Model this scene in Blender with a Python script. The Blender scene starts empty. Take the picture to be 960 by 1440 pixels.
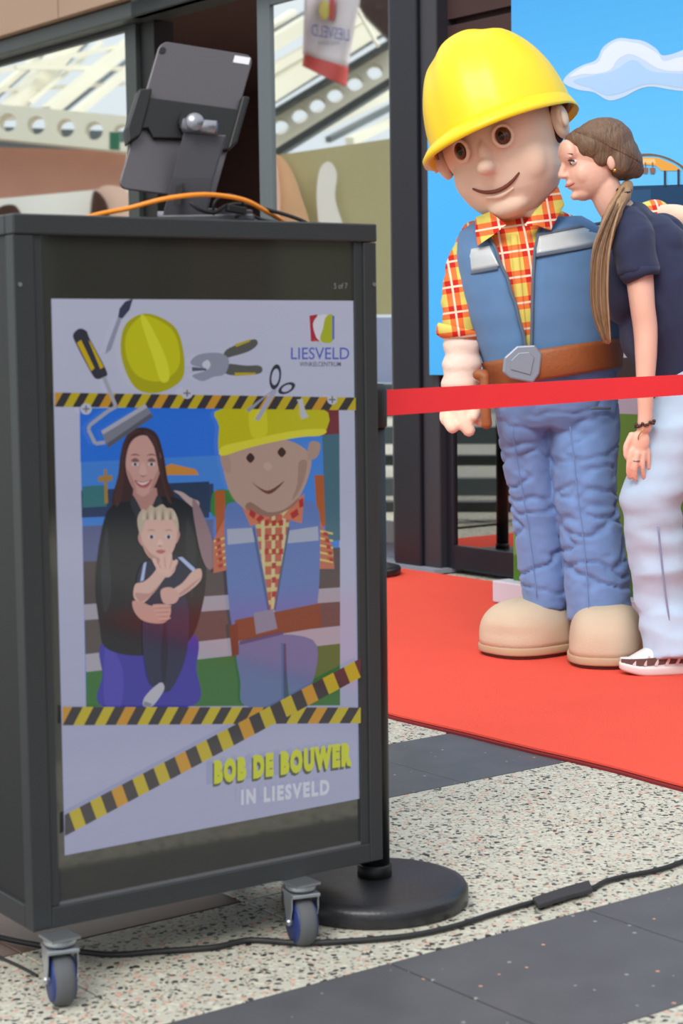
import bpy, bmesh, math, random
from mathutils import Vector, Matrix, noise, Euler
C = bpy.context.scene.collection
SC = bpy.context.scene
PI = math.pi
R = math.radians
# ------------------------------------------------------------------ camera
F = 2600.0
PITCH = math.atan(244/F)
ROLL = 0.013
CAM = Vector((0, 0, 1.1))
cf = Vector((0, math.cos(PITCH), -math.sin(PITCH)))
cu0 = Vector((0, math.sin(PITCH), math.cos(PITCH)))
cr0 = Vector((1, 0, 0))
cu = cu0*math.cos(ROLL) + cr0*math.sin(ROLL)
cr = cr0*math.cos(ROLL) - cu0*math.sin(ROLL)
cam = bpy.data.cameras.new('camera'); camo = bpy.data.objects.new('camera', cam); C.objects.link(camo)
mw = Matrix((( cr.x, cu.x, -cf.x, CAM.x), (cr.y, cu.y, -cf.y, CAM.y), (cr.z, cu.z, -cf.z, CAM.z), (0, 0, 0, 1)))
camo.matrix_world = mw
cam.sensor_fit = 'VERTICAL'; cam.sensor_height = 36; cam.sensor_width = 24; cam.lens = F/1440*36
cam.clip_start = .05; cam.clip_end = 200
cam.dof.use_dof = True; cam.dof.focus_distance = 4.9; cam.dof.aperture_fstop = 5.8
SC.camera = camo
# ------------------------------------------------------------------ world and light
w = bpy.data.worlds.new('world'); SC.world = w; w.use_nodes = True
nt = w.node_tree; nt.nodes.clear()
tc = nt.nodes.new('ShaderNodeTexCoord'); sx = nt.nodes.new('ShaderNodeSeparateXYZ')
rp = nt.nodes.new('ShaderNodeValToRGB'); bg = nt.nodes.new('ShaderNodeBackground'); wo = nt.nodes.new('ShaderNodeOutputWorld')
nt.links.new(tc.outputs['Generated'], sx.inputs[0]); nt.links.new(sx.outputs['Z'], rp.inputs[0])
rp.color_ramp.elements[0].position = 0.0; rp.color_ramp.elements[0].color = (.62, .68, .74, 1)
rp.color_ramp.elements[1].position = .6; rp.color_ramp.elements[1].color = (.93, .97, 1.0, 1)
nt.links.new(rp.outputs[0], bg.inputs[0]); bg.inputs[1].default_value = 1.05
nt.links.new(bg.outputs[0], wo.inputs[0])
sun = bpy.data.lights.new('sun', 'SUN'); suno = bpy.data.objects.new('sun', sun); C.objects.link(suno)
sun.energy = 1.9; sun.angle = R(28); sun.color = (1, .97, .92)
suno.rotation_euler = Vector((-.28, -.85, .85)).to_track_quat('Z', 'Y').to_euler()
suno.location = (0, 0, 8)
vs = SC.view_settings; vs.view_transform = 'Standard'; vs.look = 'None'; vs.gamma = 1; vs.use_curve_mapping = False
vs.exposure = 0.28
# ------------------------------------------------------------------ picking helpers
def ray(x, y): return cf + cr*((x-480)/F) - cu*((y-720)/F)
def at(x, y, Y):
    d = ray(x, y); return CAM + d*(Y/d.y)
def ground(x, y, z=0.0):
    d = ray(x, y); return CAM + d*((z-CAM.z)/d.z)
def hitp(x, y, P, n):
    d = ray(x, y); return CAM + d*((P-CAM).dot(n)/d.dot(n))
# ------------------------------------------------------------------ materials
def lin(c):
    return tuple(((v/255)/12.92 if v/255 <= .04045 else ((v/255+.055)/1.055)**2.4) for v in c[:3]) + (1,)
def mat(name, col, rough=.5, metal=0.0, var=0.0, vscale=8.0, bump=0.0, bscale=60.0, coat=0.0, emit=0.0, spec=.5, sheen=0.0, stretch=None):
    m = bpy.data.materials.new(name); m.use_nodes = True; n = m.node_tree.nodes; l = m.node_tree.links
    b = n['Principled BSDF']; c = lin(col)
    b.inputs['Base Color'].default_value = c; b.inputs['Roughness'].default_value = rough
    b.inputs['Metallic'].default_value = metal; b.inputs['Coat Weight'].default_value = coat
    b.inputs['Specular IOR Level'].default_value = spec; b.inputs['Sheen Weight'].default_value = sheen
    g = n.new('ShaderNodeNewGeometry'); src = g.outputs['Position']
    if stretch:
        mp = n.new('ShaderNodeMapping'); mp.inputs['Scale'].default_value = stretch; l.new(src, mp.inputs[0]); src = mp.outputs[0]
    if var > 0:
        t = n.new('ShaderNodeTexNoise'); t.inputs['Scale'].default_value = vscale; t.inputs['Detail'].default_value = 5
        l.new(src, t.inputs['Vector'])
        mx = n.new('ShaderNodeMix'); mx.data_type = 'RGBA'
        mx.inputs[6].default_value = tuple(v*(1-var) for v in c[:3])+(1,); mx.inputs[7].default_value = tuple(min(1, v*(1+var)) for v in c[:3])+(1,)
        l.new(t.outputs[0], mx.inputs[0]); l.new(mx.outputs[2], b.inputs['Base Color'])
    if bump > 0:
        t = n.new('ShaderNodeTexNoise'); t.inputs['Scale'].default_value = bscale; t.inputs['Detail'].default_value = 3
        l.new(src, t.inputs['Vector'])
        bp = n.new('ShaderNodeBump'); bp.inputs['Strength'].default_value = bump; bp.inputs['Distance'].default_value = .01
        l.new(t.outputs[0], bp.inputs['Height']); l.new(bp.outputs[0], b.inputs['Normal'])
    if emit > 0:
        b.inputs['Emission Color'].default_value = c; b.inputs['Emission Strength'].default_value = emit
    return m
def fabric(name, col, var=.12, weave=500, bump=.25, fold=0.0):
    m = mat(name, col, .88, 0, var, 14, bump, weave, 0, 0, .2, .15)
    return m
M = {}
M['frame'] = mat('kiosk black metal', (50, 53, 55), .42, .15, .08, 3)
M['frame_dark'] = mat('kiosk side panel', (30, 32, 33), .5, .1)
M['glass_black'] = mat('black display glass', (50, 50, 45), .06, 0, spec=1.0); M['glass_black'].node_tree.nodes['Principled BSDF'].inputs['IOR'].default_value = 1.62
M['zinc'] = mat('zinc plated steel', (190, 195, 200), .3, .9, .1, 20)
M['rubber'] = mat('grey tyre rubber', (82, 84, 88), .75)
M['blue_plastic'] = mat('blue wheel rim plastic', (28, 48, 105), .5)
M['black'] = mat('black plastic', (10, 10, 12), .5)
M['blackrub'] = mat('black rubber base', (38, 38, 42), .38, 0, .1, 15, .1, 120)
M['cord'] = mat('black cord sheath', (28, 28, 30), .55)
M['orange'] = mat('orange cable sheath', (235, 140, 30), .5)
M['tablet'] = mat('grey anodised aluminium', (92, 88, 93), .4, .45)
M['tabdark'] = mat('dark tablet back below clamp', (72, 70, 80), .4, .4)
M['stand'] = mat('grey painted stand steel', (68, 67, 74), .42, .3)
M['silver'] = mat('brushed silver', (150, 150, 158), .3, .8)
M['white'] = mat('white sticker', (225, 225, 230), .5)
M['ribbon'] = mat('red webbing', (255, 46, 54), .7, 0, .04, 10, .15, 400)
M['post'] = mat('black door profile', (33, 34, 42), .35, .2)
M['post2'] = mat('charcoal door profile', (56, 56, 62), .38, .2)
M['alu'] = mat('grey green coated aluminium', (98, 108, 112), .4, .3)
M['alu_dark'] = mat('dark grey coated aluminium', (62, 68, 68), .4, .3)
M['fascia'] = mat('beige brown fascia panel', (158, 130, 108), .5, 0, .05, 2)
M['dark_room'] = mat('dark shop interior', (92, 70, 68), .9)
M['brownwall'] = mat('dark red brown cladding', (62, 40, 38), .8, 0, .15, 6)
M['cream'] = mat('cream painted steel', (238, 234, 216), .6, 0, .04, 2)
M['brickred'] = mat('pink brown brick wall', (200, 146, 126), .85, 0, .12, 3)
M['ivory'] = mat('white wall', (250, 248, 242), .8)
M['olive'] = mat('olive printed board', (188, 182, 140), .7, 0, .28, .6)
M['skinpink'] = mat('pale pink print', (246, 204, 186), .7, 0, .15, 1.5)
M['hairtan'] = mat('tan print', (228, 188, 148), .7, 0, .2, 3)
M['green'] = mat('green sign', (40, 110, 80), .5)
M['carpet'] = mat('red needle felt carpet', (244, 92, 75), .95, 0, .05, 4, .5, 700, spec=.1)
M['carpet_under'] = mat('dark red carpet backing', (120, 20, 25), .95)
M['denim'] = fabric('blue denim', (112, 140, 188), .22)
M['vest'] = fabric('blue canvas vest', (96, 132, 174), .12)
M['piping'] = fabric('grey piping', (96, 108, 124), .05)
M['reflect'] = mat('silver reflective tape', (196, 200, 202), .4, .1, .06, 30)
M['leather'] = mat('brown leather', (150, 84, 42), .55, 0, .15, 18, .2, 90)
M['buckle'] = mat('grey buckle', (142, 150, 164), .4, .35)
M['foam'] = mat('beige costume skin', (238, 206, 182), .8, 0, .03, 6, .12, 300, sheen=.2)
M['cuffskin'] = mat('pale stretch fabric', (232, 205, 190), .85, 0, .04, 10, .2, 200)
M['hat'] = mat('glossy yellow plastic', (252, 212, 12), .42, 0, 0, 5, coat=.08)
M['shoe'] = mat('tan costume shoe foam', (198, 178, 154), .9, 0, .1, 9, .2, 200, spec=.2)
M['sole'] = mat('tan shoe sole', (182, 154, 124), .85)
M['sole_dark'] = mat('brown shoe underside', (88, 46, 36), .9)
M['eyewhite'] = mat('white eye', (225, 220, 214), .25)
M['iris'] = mat('brown iris', (92, 58, 34), .2)
M['pupil'] = mat('black pupil', (14, 10, 9), .12)
M['brow'] = mat('dark brown brow', (70, 38, 28), .8)
M['lip'] = mat('darker costume lip line', (120, 62, 48), .7)
M['skin'] = mat('human skin', (232, 180, 158), .5, 0, .06, 12, .05, 200)
M['skin'].node_tree.nodes['Principled BSDF'].inputs['Subsurface Weight'].default_value = .12
M['skin'].node_tree.nodes['Principled BSDF'].inputs['Subsurface Radius'].default_value = (.02, .008, .005)
M['liphuman'] = mat('human lips', (196, 112, 104), .4)
M['hair'] = mat('brown hair', (112, 84, 62), .5, 0, .4, 90, .6, 160, stretch=(1, 1, .12))
M['hairlight'] = mat('light brown hair', (164, 128, 92), .5, 0, .25, 120, .5, 200, stretch=(1, 1, .06))
M['navy'] = fabric('navy cotton jersey', (48, 52, 78), .1)
M['jeans'] = fabric('light blue washed denim', (180, 200, 222), .10)
M['jeans_seam'] = fabric('grey seam stitching', (140, 146, 176), .05)
M['sneaker'] = mat('white sneaker leather', (220, 214, 214), .5)
M['sneaker_brown'] = mat('brown sneaker panel', (96, 70, 68), .6)
M['gold'] = mat('gold', (205, 160, 80), .25, .9)
M['beads'] = mat('dark brown beads', (72, 46, 34), .35)
M['grout'] = mat('grey grout', (128, 126, 120), .9)
M['plinth'] = mat('grey threshold stone', (140, 144, 156), .6)
M['backpanel'] = mat('white backdrop frame', (205, 205, 215), .5)
M['awning'] = mat('dark green grey wall panel', (96, 98, 78), .6)
M['darkpanel'] = mat('near black wall panel', (20, 18, 20), .6)

def glass_mat(name, tint, mirror, rough=.02):
    m = bpy.data.materials.new(name); m.use_nodes = True; n = m.node_tree.nodes; l = m.node_tree.links
    n.clear(); o = n.new('ShaderNodeOutputMaterial'); g = n.new('ShaderNodeBsdfGlossy'); d = n.new('ShaderNodeBsdfTransparent')
    g.inputs[0].default_value = (.92, .95, .93, 1); g.inputs['Roughness'].default_value = rough
    d.inputs[0].default_value = lin(tint); mx = n.new('ShaderNodeMixShader'); mx.inputs[0].default_value = mirror
    l.new(d.outputs[0], mx.inputs[1]); l.new(g.outputs[0], mx.inputs[2]); l.new(mx.outputs[0], o.inputs[0]); return m
M['shopglass'] = glass_mat('mirror coated shop glass', (150, 150, 150), .93)
M['doorglass'] = glass_mat('dark shop glass', (80, 84, 84), .42)

def terrazzo():
    m = bpy.data.materials.new('light terrazzo'); m.use_nodes = True; n = m.node_tree.nodes; l = m.node_tree.links
    b = n['Principled BSDF']; b.inputs['Roughness'].default_value = .5
    g = n.new('ShaderNodeNewGeometry')
    ns = n.new('ShaderNodeTexNoise'); ns.inputs['Scale'].default_value = 45; l.new(g.outputs['Position'], ns.inputs[0])
    va = n.new('ShaderNodeVectorMath'); va.operation = 'MULTIPLY_ADD'; va.inputs[1].default_value = (.018, .018, .018)
    l.new(ns.outputs[1], va.inputs[0]); l.new(g.outputs['Position'], va.inputs[2])
    prev = None
    base = n.new('ShaderNodeTexNoise'); base.inputs['Scale'].default_value = 3
    bm_ = n.new('ShaderNodeMix'); bm_.data_type = 'RGBA'; bm_.inputs[6].default_value = lin((198, 196, 182)); bm_.inputs[7].default_value = lin((182, 180, 166))
    l.new(g.outputs['Position'], base.inputs[0]); l.new(base.outputs[0], bm_.inputs[0]); prev = bm_.outputs[2]
    for sc, th, cols in ((115, .38, [(120, 112, 98), (150, 146, 130), (176, 140, 122), (90, 88, 82), (196, 186, 160)]),
                         (62, .35, [(52, 54, 54), (205, 202, 186), (70, 72, 70), (206, 158, 138), (200, 198, 180)]),
                         (34, .22, [(40, 42, 42), (205, 203, 186), (206, 203, 187), (60, 60, 56), (204, 200, 184)])):
        v = n.new('ShaderNodeTexVoronoi'); v.inputs['Scale'].default_value = sc; l.new(va.outputs[0], v.inputs['Vector'])
        cmp_ = n.new('ShaderNodeMath'); cmp_.operation = 'LESS_THAN'; cmp_.inputs[1].default_value = th; l.new(v.outputs['Distance'], cmp_.inputs[0])
        sp = n.new('ShaderNodeSeparateColor'); l.new(v.outputs['Color'], sp.inputs[0])
        rr = n.new('ShaderNodeValToRGB'); rr.color_ramp.interpolation = 'CONSTANT'
        for i, c in enumerate(cols):
            e = rr.color_ramp.elements[i] if i < 2 else rr.color_ramp.elements.new(i/len(cols))
            e.position = i/len(cols); e.color = lin(c)
        l.new(sp.outputs[0], rr.inputs[0])
        mx = n.new('ShaderNodeMix'); mx.data_type = 'RGBA'; l.new(cmp_.outputs[0], mx.inputs[0]); l.new(prev, mx.inputs[6]); l.new(rr.outputs[0], mx.inputs[7])
        prev = mx.outputs[2]
    l.new(prev, b.inputs['Base Color']); return m
def specked(name, c0, c1, specks):
    m = mat(name, c0, .42, 0, .0); n = m.node_tree.nodes; l = m.node_tree.links; b = n['Principled BSDF']
    g = n.new('ShaderNodeNewGeometry'); t = n.new('ShaderNodeTexNoise'); t.inputs['Scale'].default_value = 9; t.inputs['Detail'].default_value = 8
    l.new(g.outputs['Position'], t.inputs[0]); mx = n.new('ShaderNodeMix'); mx.data_type = 'RGBA'; mx.inputs[6].default_value = lin(c0); mx.inputs[7].default_value = lin(c1)
    l.new(t.outputs[0], mx.inputs[0]); prev = mx.outputs[2]
    v = n.new('ShaderNodeTexVoronoi'); v.inputs['Scale'].default_value = 22; l.new(g.outputs['Position'], v.inputs['Vector'])
    k = n.new('ShaderNodeMath'); k.operation = 'LESS_THAN'; k.inputs[1].default_value = .085; l.new(v.outputs['Distance'], k.inputs[0])
    rr = n.new('ShaderNodeValToRGB'); rr.color_ramp.interpolation = 'CONSTANT'; rr.color_ramp.elements[0].color = lin(specks[0]); rr.color_ramp.elements[1].color = lin(specks[1]); rr.color_ramp.elements[1].position = .75
    sp = n.new('ShaderNodeSeparateColor'); l.new(v.outputs['Color'], sp.inputs[0]); l.new(sp.outputs[0], rr.inputs[0])
    m2 = n.new('ShaderNodeMix'); m2.data_type = 'RGBA'; l.new(k.outputs[0], m2.inputs[0]); l.new(prev, m2.inputs[6]); l.new(rr.outputs[0], m2.inputs[7])
    l.new(m2.outputs[2], b.inputs['Base Color']); return m
M['terrazzo'] = terrazzo()
M['darktile'] = specked('dark slate tile', (70, 71, 75), (94, 95, 99), [(150, 150, 150), (205, 150, 120)])
M['brown_shade_tile'] = specked('brown tile with kiosk shade', (98, 80, 72), (120, 98, 88), [(90, 76, 70), (150, 120, 104)])

def plaid():
    m = bpy.data.materials.new('red and yellow check cotton'); m.use_nodes = True; n = m.node_tree.nodes; l = m.node_tree.links
    b = n['Principled BSDF']; b.inputs['Roughness'].default_value = .85; b.inputs['Specular IOR Level'].default_value = .2
    g = n.new('ShaderNodeNewGeometry'); mp = n.new('ShaderNodeMapping'); mp.inputs['Rotation'].default_value = (0, R(7), 0)
    l.new(g.outputs['Position'], mp.inputs[0]); s = n.new('ShaderNodeSeparateXYZ'); l.new(mp.outputs[0], s.inputs[0])
    def fr(o, off=0.0):
        a = n.new('ShaderNodeMath'); a.operation = 'MULTIPLY_ADD'; a.inputs[1].default_value = 1/.085; a.inputs[2].default_value = 100+off; l.new(o, a.inputs[0])
        f = n.new('ShaderNodeMath'); f.operation = 'FRACT'; l.new(a.outputs[0], f.inputs[0]); return f.outputs[0]
    def lt(o, v):
        a = n.new('ShaderNodeMath'); a.operation = 'LESS_THAN'; a.inputs[1].default_value = v; l.new(o, a.inputs[0]); return a.outputs[0]
    def mix(f, a, c):
        x = n.new('ShaderNodeMix'); x.data_type = 'RGBA'; l.new(f, x.inputs[0]); l.new(a, x.inputs[6]); x.inputs[7].default_value = c; return x.outputs[2]
    def ad(a, c, op):
        x = n.new('ShaderNodeMath'); x.operation = op; l.new(a, x.inputs[0]); l.new(c, x.inputs[1]); return x.outputs[0]
    rx, rz = lt(fr(s.outputs[0]), .5), lt(fr(s.outputs[2]), .5)
    wx, wz = lt(fr(s.outputs[0], -.21), .08), lt(fr(s.outputs[2], -.21), .08)
    base = n.new('ShaderNodeRGB'); base.outputs[0].default_value = lin((222, 204, 104))
    c = mix(ad(rx, rz, 'MAXIMUM'), base.outputs[0], lin((232, 120, 62)))
    c = mix(ad(rx, rz, 'MULTIPLY'), c, lin((205, 42, 34)))
    c = mix(ad(wx, wz, 'MAXIMUM'), c, lin((240, 214, 190)))
    l.new(c, b.inputs['Base Color']); return m
M['plaid'] = plaid()
def attr_mat(name, emit, base_black=True, rough=.08):
    m = bpy.data.materials.new(name); m.use_nodes = True; n = m.node_tree.nodes; l = m.node_tree.links
    b = n['Principled BSDF']; a = n.new('ShaderNodeAttribute'); a.attribute_name = 'Col'
    b.inputs['Roughness'].default_value = rough
    if emit > 0:
        b.inputs['Base Color'].default_value = (.006, .006, .006, 1)
        l.new(a.outputs['Color'], b.inputs['Emission Color']); b.inputs['Emission Strength'].default_value = emit
        b.inputs['Specular IOR Level'].default_value = .9; b.inputs['IOR'].default_value = 1.5
    else:
        l.new(a.outputs['Color'], b.inputs['Base Color'])
    return m
M['screen'] = attr_mat('lit display pixels', .50)
M['print'] = attr_mat('printed banner vinyl', 0, False, .6)
M['print'].node_tree.nodes['Principled BSDF'].inputs['Specular IOR Level'].default_value = .2
# ------------------------------------------------------------------ mesh helpers
class MB:
    def __init__(s): s.v = []; s.f = []; s.c = []
    def add(s, vs, fs, col=None):
        o = len(s.v); s.v += [Vector(p) for p in vs]
        for f in fs: s.f.append([i+o for i in f]); s.c.append(col)
        return s
    def box(s, c, ax, ay, az, hx, hy, hz):
        c = Vector(c); P = []
        for sz in (-1, 1):
            for sy, sx_ in ((-1, -1), (-1, 1), (1, 1), (1, -1)): P.append(c + ax*hx*sx_ + ay*hy*sy + az*hz*sz)
        return s.add(P, [(3, 2, 1, 0), (4, 5, 6, 7), (0, 1, 5, 4), (1, 2, 6, 5), (2, 3, 7, 6), (3, 0, 4, 7)])
    def beam(s, a, b, w, h, up=Vector((0, 0, 1))):
        a = Vector(a); b = Vector(b); d = (b-a); L = d.length; d.normalize(); x = d.cross(up)
        if x.length < 1e-4: x = d.cross(Vector((1, 0, 0)))
        x.normalize(); z = x.cross(d); return s.box((a+b)/2, d, x, z, L/2, w/2, h/2)
    def tube(s, pts, r, n=12, cap=True, smooth=4, flat=1.0):
        P = [Vector(p[:3]) for p in pts]; Rr = [p[3] if len(p) > 3 else r for p in pts]
        if smooth > 1 and len(P) > 2:
            Q = []; q = []
            for i in range(len(P)-1):
                p0, p1, p2, p3 = P[max(i-1, 0)], P[i], P[i+1], P[min(i+2, len(P)-1)]
                for k in range(smooth):
                    t = k/smooth
                    Q.append(.5*((2*p1)+(p2-p0)*t+(2*p0-5*p1+4*p2-p3)*t*t+(3*p1-p0-3*p2+p3)*t**3)); q.append(Rr[i]*(1-t)+Rr[i+1]*t)
            Q.append(P[-1]); q.append(Rr[-1]); P, Rr = Q, q
        V = []; nn = len(P); up = None
        for i, p in enumerate(P):
            d = (P[min(i+1, nn-1)]-P[max(i-1, 0)]).normalized()
            if up is None: up = d.orthogonal().normalized()
            up = (up - d*up.dot(d)).normalized(); x = d.cross(up)
            for k in range(n):
                a = 2*PI*k/n; V.append(p + (up*math.cos(a)*flat+x*math.sin(a))*Rr[i])
        Fs = [(i*n+k, i*n+(k+1) % n, (i+1)*n+(k+1) % n, (i+1)*n+k) for i in range(nn-1) for k in range(n)]
        if cap: Fs += [tuple(range(n-1, -1, -1)), tuple(range((nn-1)*n, nn*n))]
        return s.add(V, Fs)
    def limb(s, pts, n=16, smooth=5):
        """closed tapered limb with round ends"""
        a, b = Vector(pts[0][:3]), Vector(pts[-1][:3])
        s.tube(pts, .1, n, True, smooth)
        s.ell(a, (pts[0][3],)*3); s.ell(b, (pts[-1][3],)*3); return s
    def lathe(s, prof, c, axis=Vector((0, 0, 1)), n=40):
        axis = axis.normalized(); x = axis.orthogonal().normalized(); y = axis.cross(x); c = Vector(c); V = []
        for r, h in prof:
            for k in range(n):
                a = 2*PI*k/n; V.append(c + axis*h + (x*math.cos(a)+y*math.sin(a))*r)
        m = len(prof)
        Fs = [(i*n+k, i*n+(k+1) % n, (i+1)*n+(k+1) % n, (i+1)*n+k) for i in range(m-1) for k in range(n)]
        if prof[0][0] > 1e-5: Fs.append(tuple(range(n-1, -1, -1)))
        if prof[-1][0] > 1e-5: Fs.append(tuple(range((m-1)*n, m*n)))
        return s.add(V, Fs)
    def ell(s, c, r, rot=None, n=24, m=14):
        c = Vector(c); V = []; rot = rot or Matrix.Identity(3)
        V.append(c+rot@Vector((0, 0, -r[2])))
        for i in range(1, m):
            p = -PI/2+PI*i/m
            for k in range(n):
                a = 2*PI*k/n
                V.append(c + rot@Vector((r[0]*math.cos(p)*math.cos(a), r[1]*math.cos(p)*math.sin(a), r[2]*math.sin(p))))
        V.append(c+rot@Vector((0, 0, r[2])))
        Fs = [(0, 1+(k+1) % n, 1+k) for k in range(n)]
        Fs += [(1+i*n+k, 1+i*n+(k+1) % n, 1+(i+1)*n+(k+1) % n, 1+(i+1)*n+k) for i in range(m-2) for k in range(n)]
        t = 1+(m-2)*n; Fs += [(t+k, t+(k+1) % n, len(V)-1) for k in range(n)]
        return s.add(V, Fs)
    def prism(s, poly, th):
        """extrude closed polygon (world points) by vector th"""
        n = len(poly); P = [Vector(p) for p in poly]
        return s.add(P+[p+th for p in P], [tuple(range(n)), tuple(range(2*n-1, n-1, -1))]+[(i, i+n, (i+1) % n+n, (i+1) % n) for i in range(n)])
    def grid(s, rows, closed=False):
        h = len(rows); w_ = len(rows[0]); V = [p for r_ in rows for p in r_]
        k = w_ if closed else w_-1
        return s.add(V, [(i*w_+j, i*w_+(j+1) % w_, (i+1)*w_+(j+1) % w_, (i+1)*w_+j) for i in range(h-1) for j in range(k)])
def worldloc(o):
    p = Vector((0, 0, 0))
    while o: p += Vector(o.location); o = o.parent
    return p
def obj(name, mb, m, parent=None, smooth=False, bevel=0, sub=0, solid=0, disp=None, origin=None, soff=1):
    if parent: org = worldloc(parent)
    elif origin is not None: org = Vector(origin)
    else:
        xs = [p.x for p in mb.v]; ys = [p.y for p in mb.v]; zs = [p.z for p in mb.v]
        org = Vector(((min(xs)+max(xs))/2, (min(ys)+max(ys))/2, min(zs)))
    me = bpy.data.meshes.new(name); me.from_pydata([p-org for p in mb.v], [], mb.f)
    bm = bmesh.new(); bm.from_mesh(me)
    if not any(c is not None for c in mb.c): bmesh.ops.recalc_face_normals(bm, faces=bm.faces)
    if disp:
        bm.normal_update()
        for v in bm.verts: v.co += v.normal*disp(v.co+org)
    bm.to_mesh(me); bm.free()
    if any(c is not None for c in mb.c):
        at_ = me.color_attributes.new('Col', 'FLOAT_COLOR', 'CORNER')
        for p in me.polygons:
            c = lin(mb.c[p.index]) if mb.c[p.index] else (0, 0, 0, 1)
            for li in p.loop_indices: at_.data[li].color = c
    me.materials.append(M[m] if isinstance(m, str) else m)
    if smooth:
        for p in me.polygons: p.use_smooth = True
    o = bpy.data.objects.new(name, me); C.objects.link(o)
    if parent: o.parent = parent
    else: o.location = org
    if solid:
        d = o.modifiers.new('solid', 'SOLIDIFY'); d.thickness = solid; d.offset = soff
    if bevel:
        d = o.modifiers.new('bevel', 'BEVEL'); d.width = bevel; d.segments = 2; d.limit_method = 'ANGLE'; d.angle_limit = R(40)
    if sub:
        d = o.modifiers.new('sub', 'SUBSURF'); d.levels = sub; d.render_levels = sub
    return o
def blob(name, mb, m, parent=None, voxel=.01, it=4, disp=None, origin=None):
    """union of closed shapes grown into ONE continuous skin"""
    me = bpy.data.meshes.new('tmp'); me.from_pydata(mb.v, [], mb.f)
    bm = bmesh.new(); bm.from_mesh(me); bmesh.ops.recalc_face_normals(bm, faces=bm.faces); bm.to_mesh(me); bm.free()
    t = bpy.data.objects.new('tmp', me); C.objects.link(t)
    d = t.modifiers.new('r', 'REMESH'); d.mode = 'VOXEL'; d.voxel_size = voxel
    if it:
        d = t.modifiers.new('s', 'SMOOTH'); d.factor = .5; d.iterations = it
    dg = bpy.context.evaluated_depsgraph_get(); me2 = bpy.data.meshes.new_from_object(t.evaluated_get(dg))
    bpy.data.objects.remove(t); bpy.data.meshes.remove(me)
    q = MB(); q.v = [v.co.copy() for v in me2.vertices]; q.f = [list(p.vertices) for p in me2.polygons]; q.c = [None]*len(q.f)
    bpy.data.meshes.remove(me2)
    return obj(name, q, m, parent, True, disp=disp, origin=origin)
def tag(o, label=None, cat=None, group=None, kind=None):
    if label: o['label'] = label
    if cat: o['category'] = cat
    if group: o['group'] = group
    if kind: o['kind'] = kind
    return o
def empty(name, loc, label=None, cat=None, group=None, kind=None):
    o = bpy.data.objects.new(name, None); C.objects.link(o); o.location = loc; o.empty_display_size = .1
    return tag(o, label, cat, group, kind)
def crv(pts, k=6, closed=True):
    """smooth closed 2-D outline"""
    out = []; n = len(pts)
    rng = range(n) if closed else range(n-1)
    for i in rng:
        g = (lambda j: pts[j % n]) if closed else (lambda j: pts[max(0, min(n-1, j))])
        p0, p1, p2, p3 = g(i-1), g(i), g(i+1), g(i+2)
        for q in range(k):
            t = q/k
            out.append(tuple(.5*((2*p1[a])+(p2[a]-p0[a])*t+(2*p0[a]-5*p1[a]+4*p2[a]-p3[a])*t*t+(3*p1[a]-p0[a]-3*p2[a]+p3[a])*t**3) for a in range(len(p1))))
    if not closed: out.append(tuple(pts[-1]))
    return out
def interp(tab, y):
    if y <= tab[0][0]: return tab[0][1:]
    for a, b in zip(tab, tab[1:]):
        if y <= b[0]:
            t = (y-a[0])/(b[0]-a[0]); t2 = t*t*(3-2*t)*.5+t*.5
            return tuple(a[i]*(1-t2)+b[i]*t2 for i in range(1, len(a)))
    return tab[-1][1:]
def text_mb(body, size, place, col=None, bold=0.0, sx=1.0, spacing=1.0, align='CENTER'):
    cu_ = bpy.data.curves.new('t', 'FONT'); cu_.body = body; cu_.size = 1; cu_.align_x = align; cu_.align_y = 'CENTER'; cu_.offset = bold; cu_.space_character = spacing
    cu_.resolution_u = 3
    t = bpy.data.objects.new('t', cu_); C.objects.link(t)
    dg = bpy.context.evaluated_depsgraph_get(); me = bpy.data.meshes.new_from_object(t.evaluated_get(dg))
    mb = MB(); mb.add([place(v.co.x*size*sx, v.co.y*size) for v in me.vertices], [tuple(p.vertices) for p in me.polygons], col)
    bpy.data.objects.remove(t); bpy.data.meshes.remove(me); return mb

X3, Y3, Z3 = Vector((1, 0, 0)), Vector((0, 1, 0)), Vector((0, 0, 1))
E1 = Vector((.8, .6, 0)); E2 = Vector((.6, -.8, 0)); VV = Vector((-.6, .8, 0))
# ================================================================== FLOOR
fl = MB(); fl.box(E1*1 + Vector((-4, 4, -.06)), E1, VV, Z3, 22, 22, .05)
floor = obj('floor', fl, 'grout', origin=(0, 0, 0)); tag(floor, 'speckled terrazzo and dark slate tiled mall floor', None, None, 'structure')
# distant floor surface beyond the single tiles
U0, V0, TU, TV = 1.967, 2.50, .485, .4625
tp = MB(); tp.box((0, 0, 0), X3, Y3, Z3, TU/2-.0022, TV/2-.0022, .012)
proto = {}
ang = math.atan2(.6, .8)
def rowkind(j):
    return (j % 3) == 2
cnt = 0
for i in range(-7, 5):
    for j in range(-5, 14):
        u = U0+(i+.5)*TU; v = V0+(j+.5)*TV
        if u > 3.75 or cnt > 290: continue
        pos = Vector((.8*u-.6*v, .6*u+.8*v, 0))
        if pos.y < 2.2 or abs(pos.x) > .25*pos.y+.75: continue
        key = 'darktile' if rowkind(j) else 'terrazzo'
        if i < 0 and j in (1, 3, 4): key = 'brown_shade_tile'  # brown cells: differing tile tone plus kiosk shade put into the colour
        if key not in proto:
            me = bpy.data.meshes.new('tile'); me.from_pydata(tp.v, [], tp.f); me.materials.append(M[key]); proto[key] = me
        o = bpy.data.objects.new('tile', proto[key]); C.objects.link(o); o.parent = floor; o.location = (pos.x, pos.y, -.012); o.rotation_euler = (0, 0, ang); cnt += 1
        b = o.modifiers.new('bevel', 'BEVEL'); b.width = .0015; b.segments = 1
far = MB()
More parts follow.
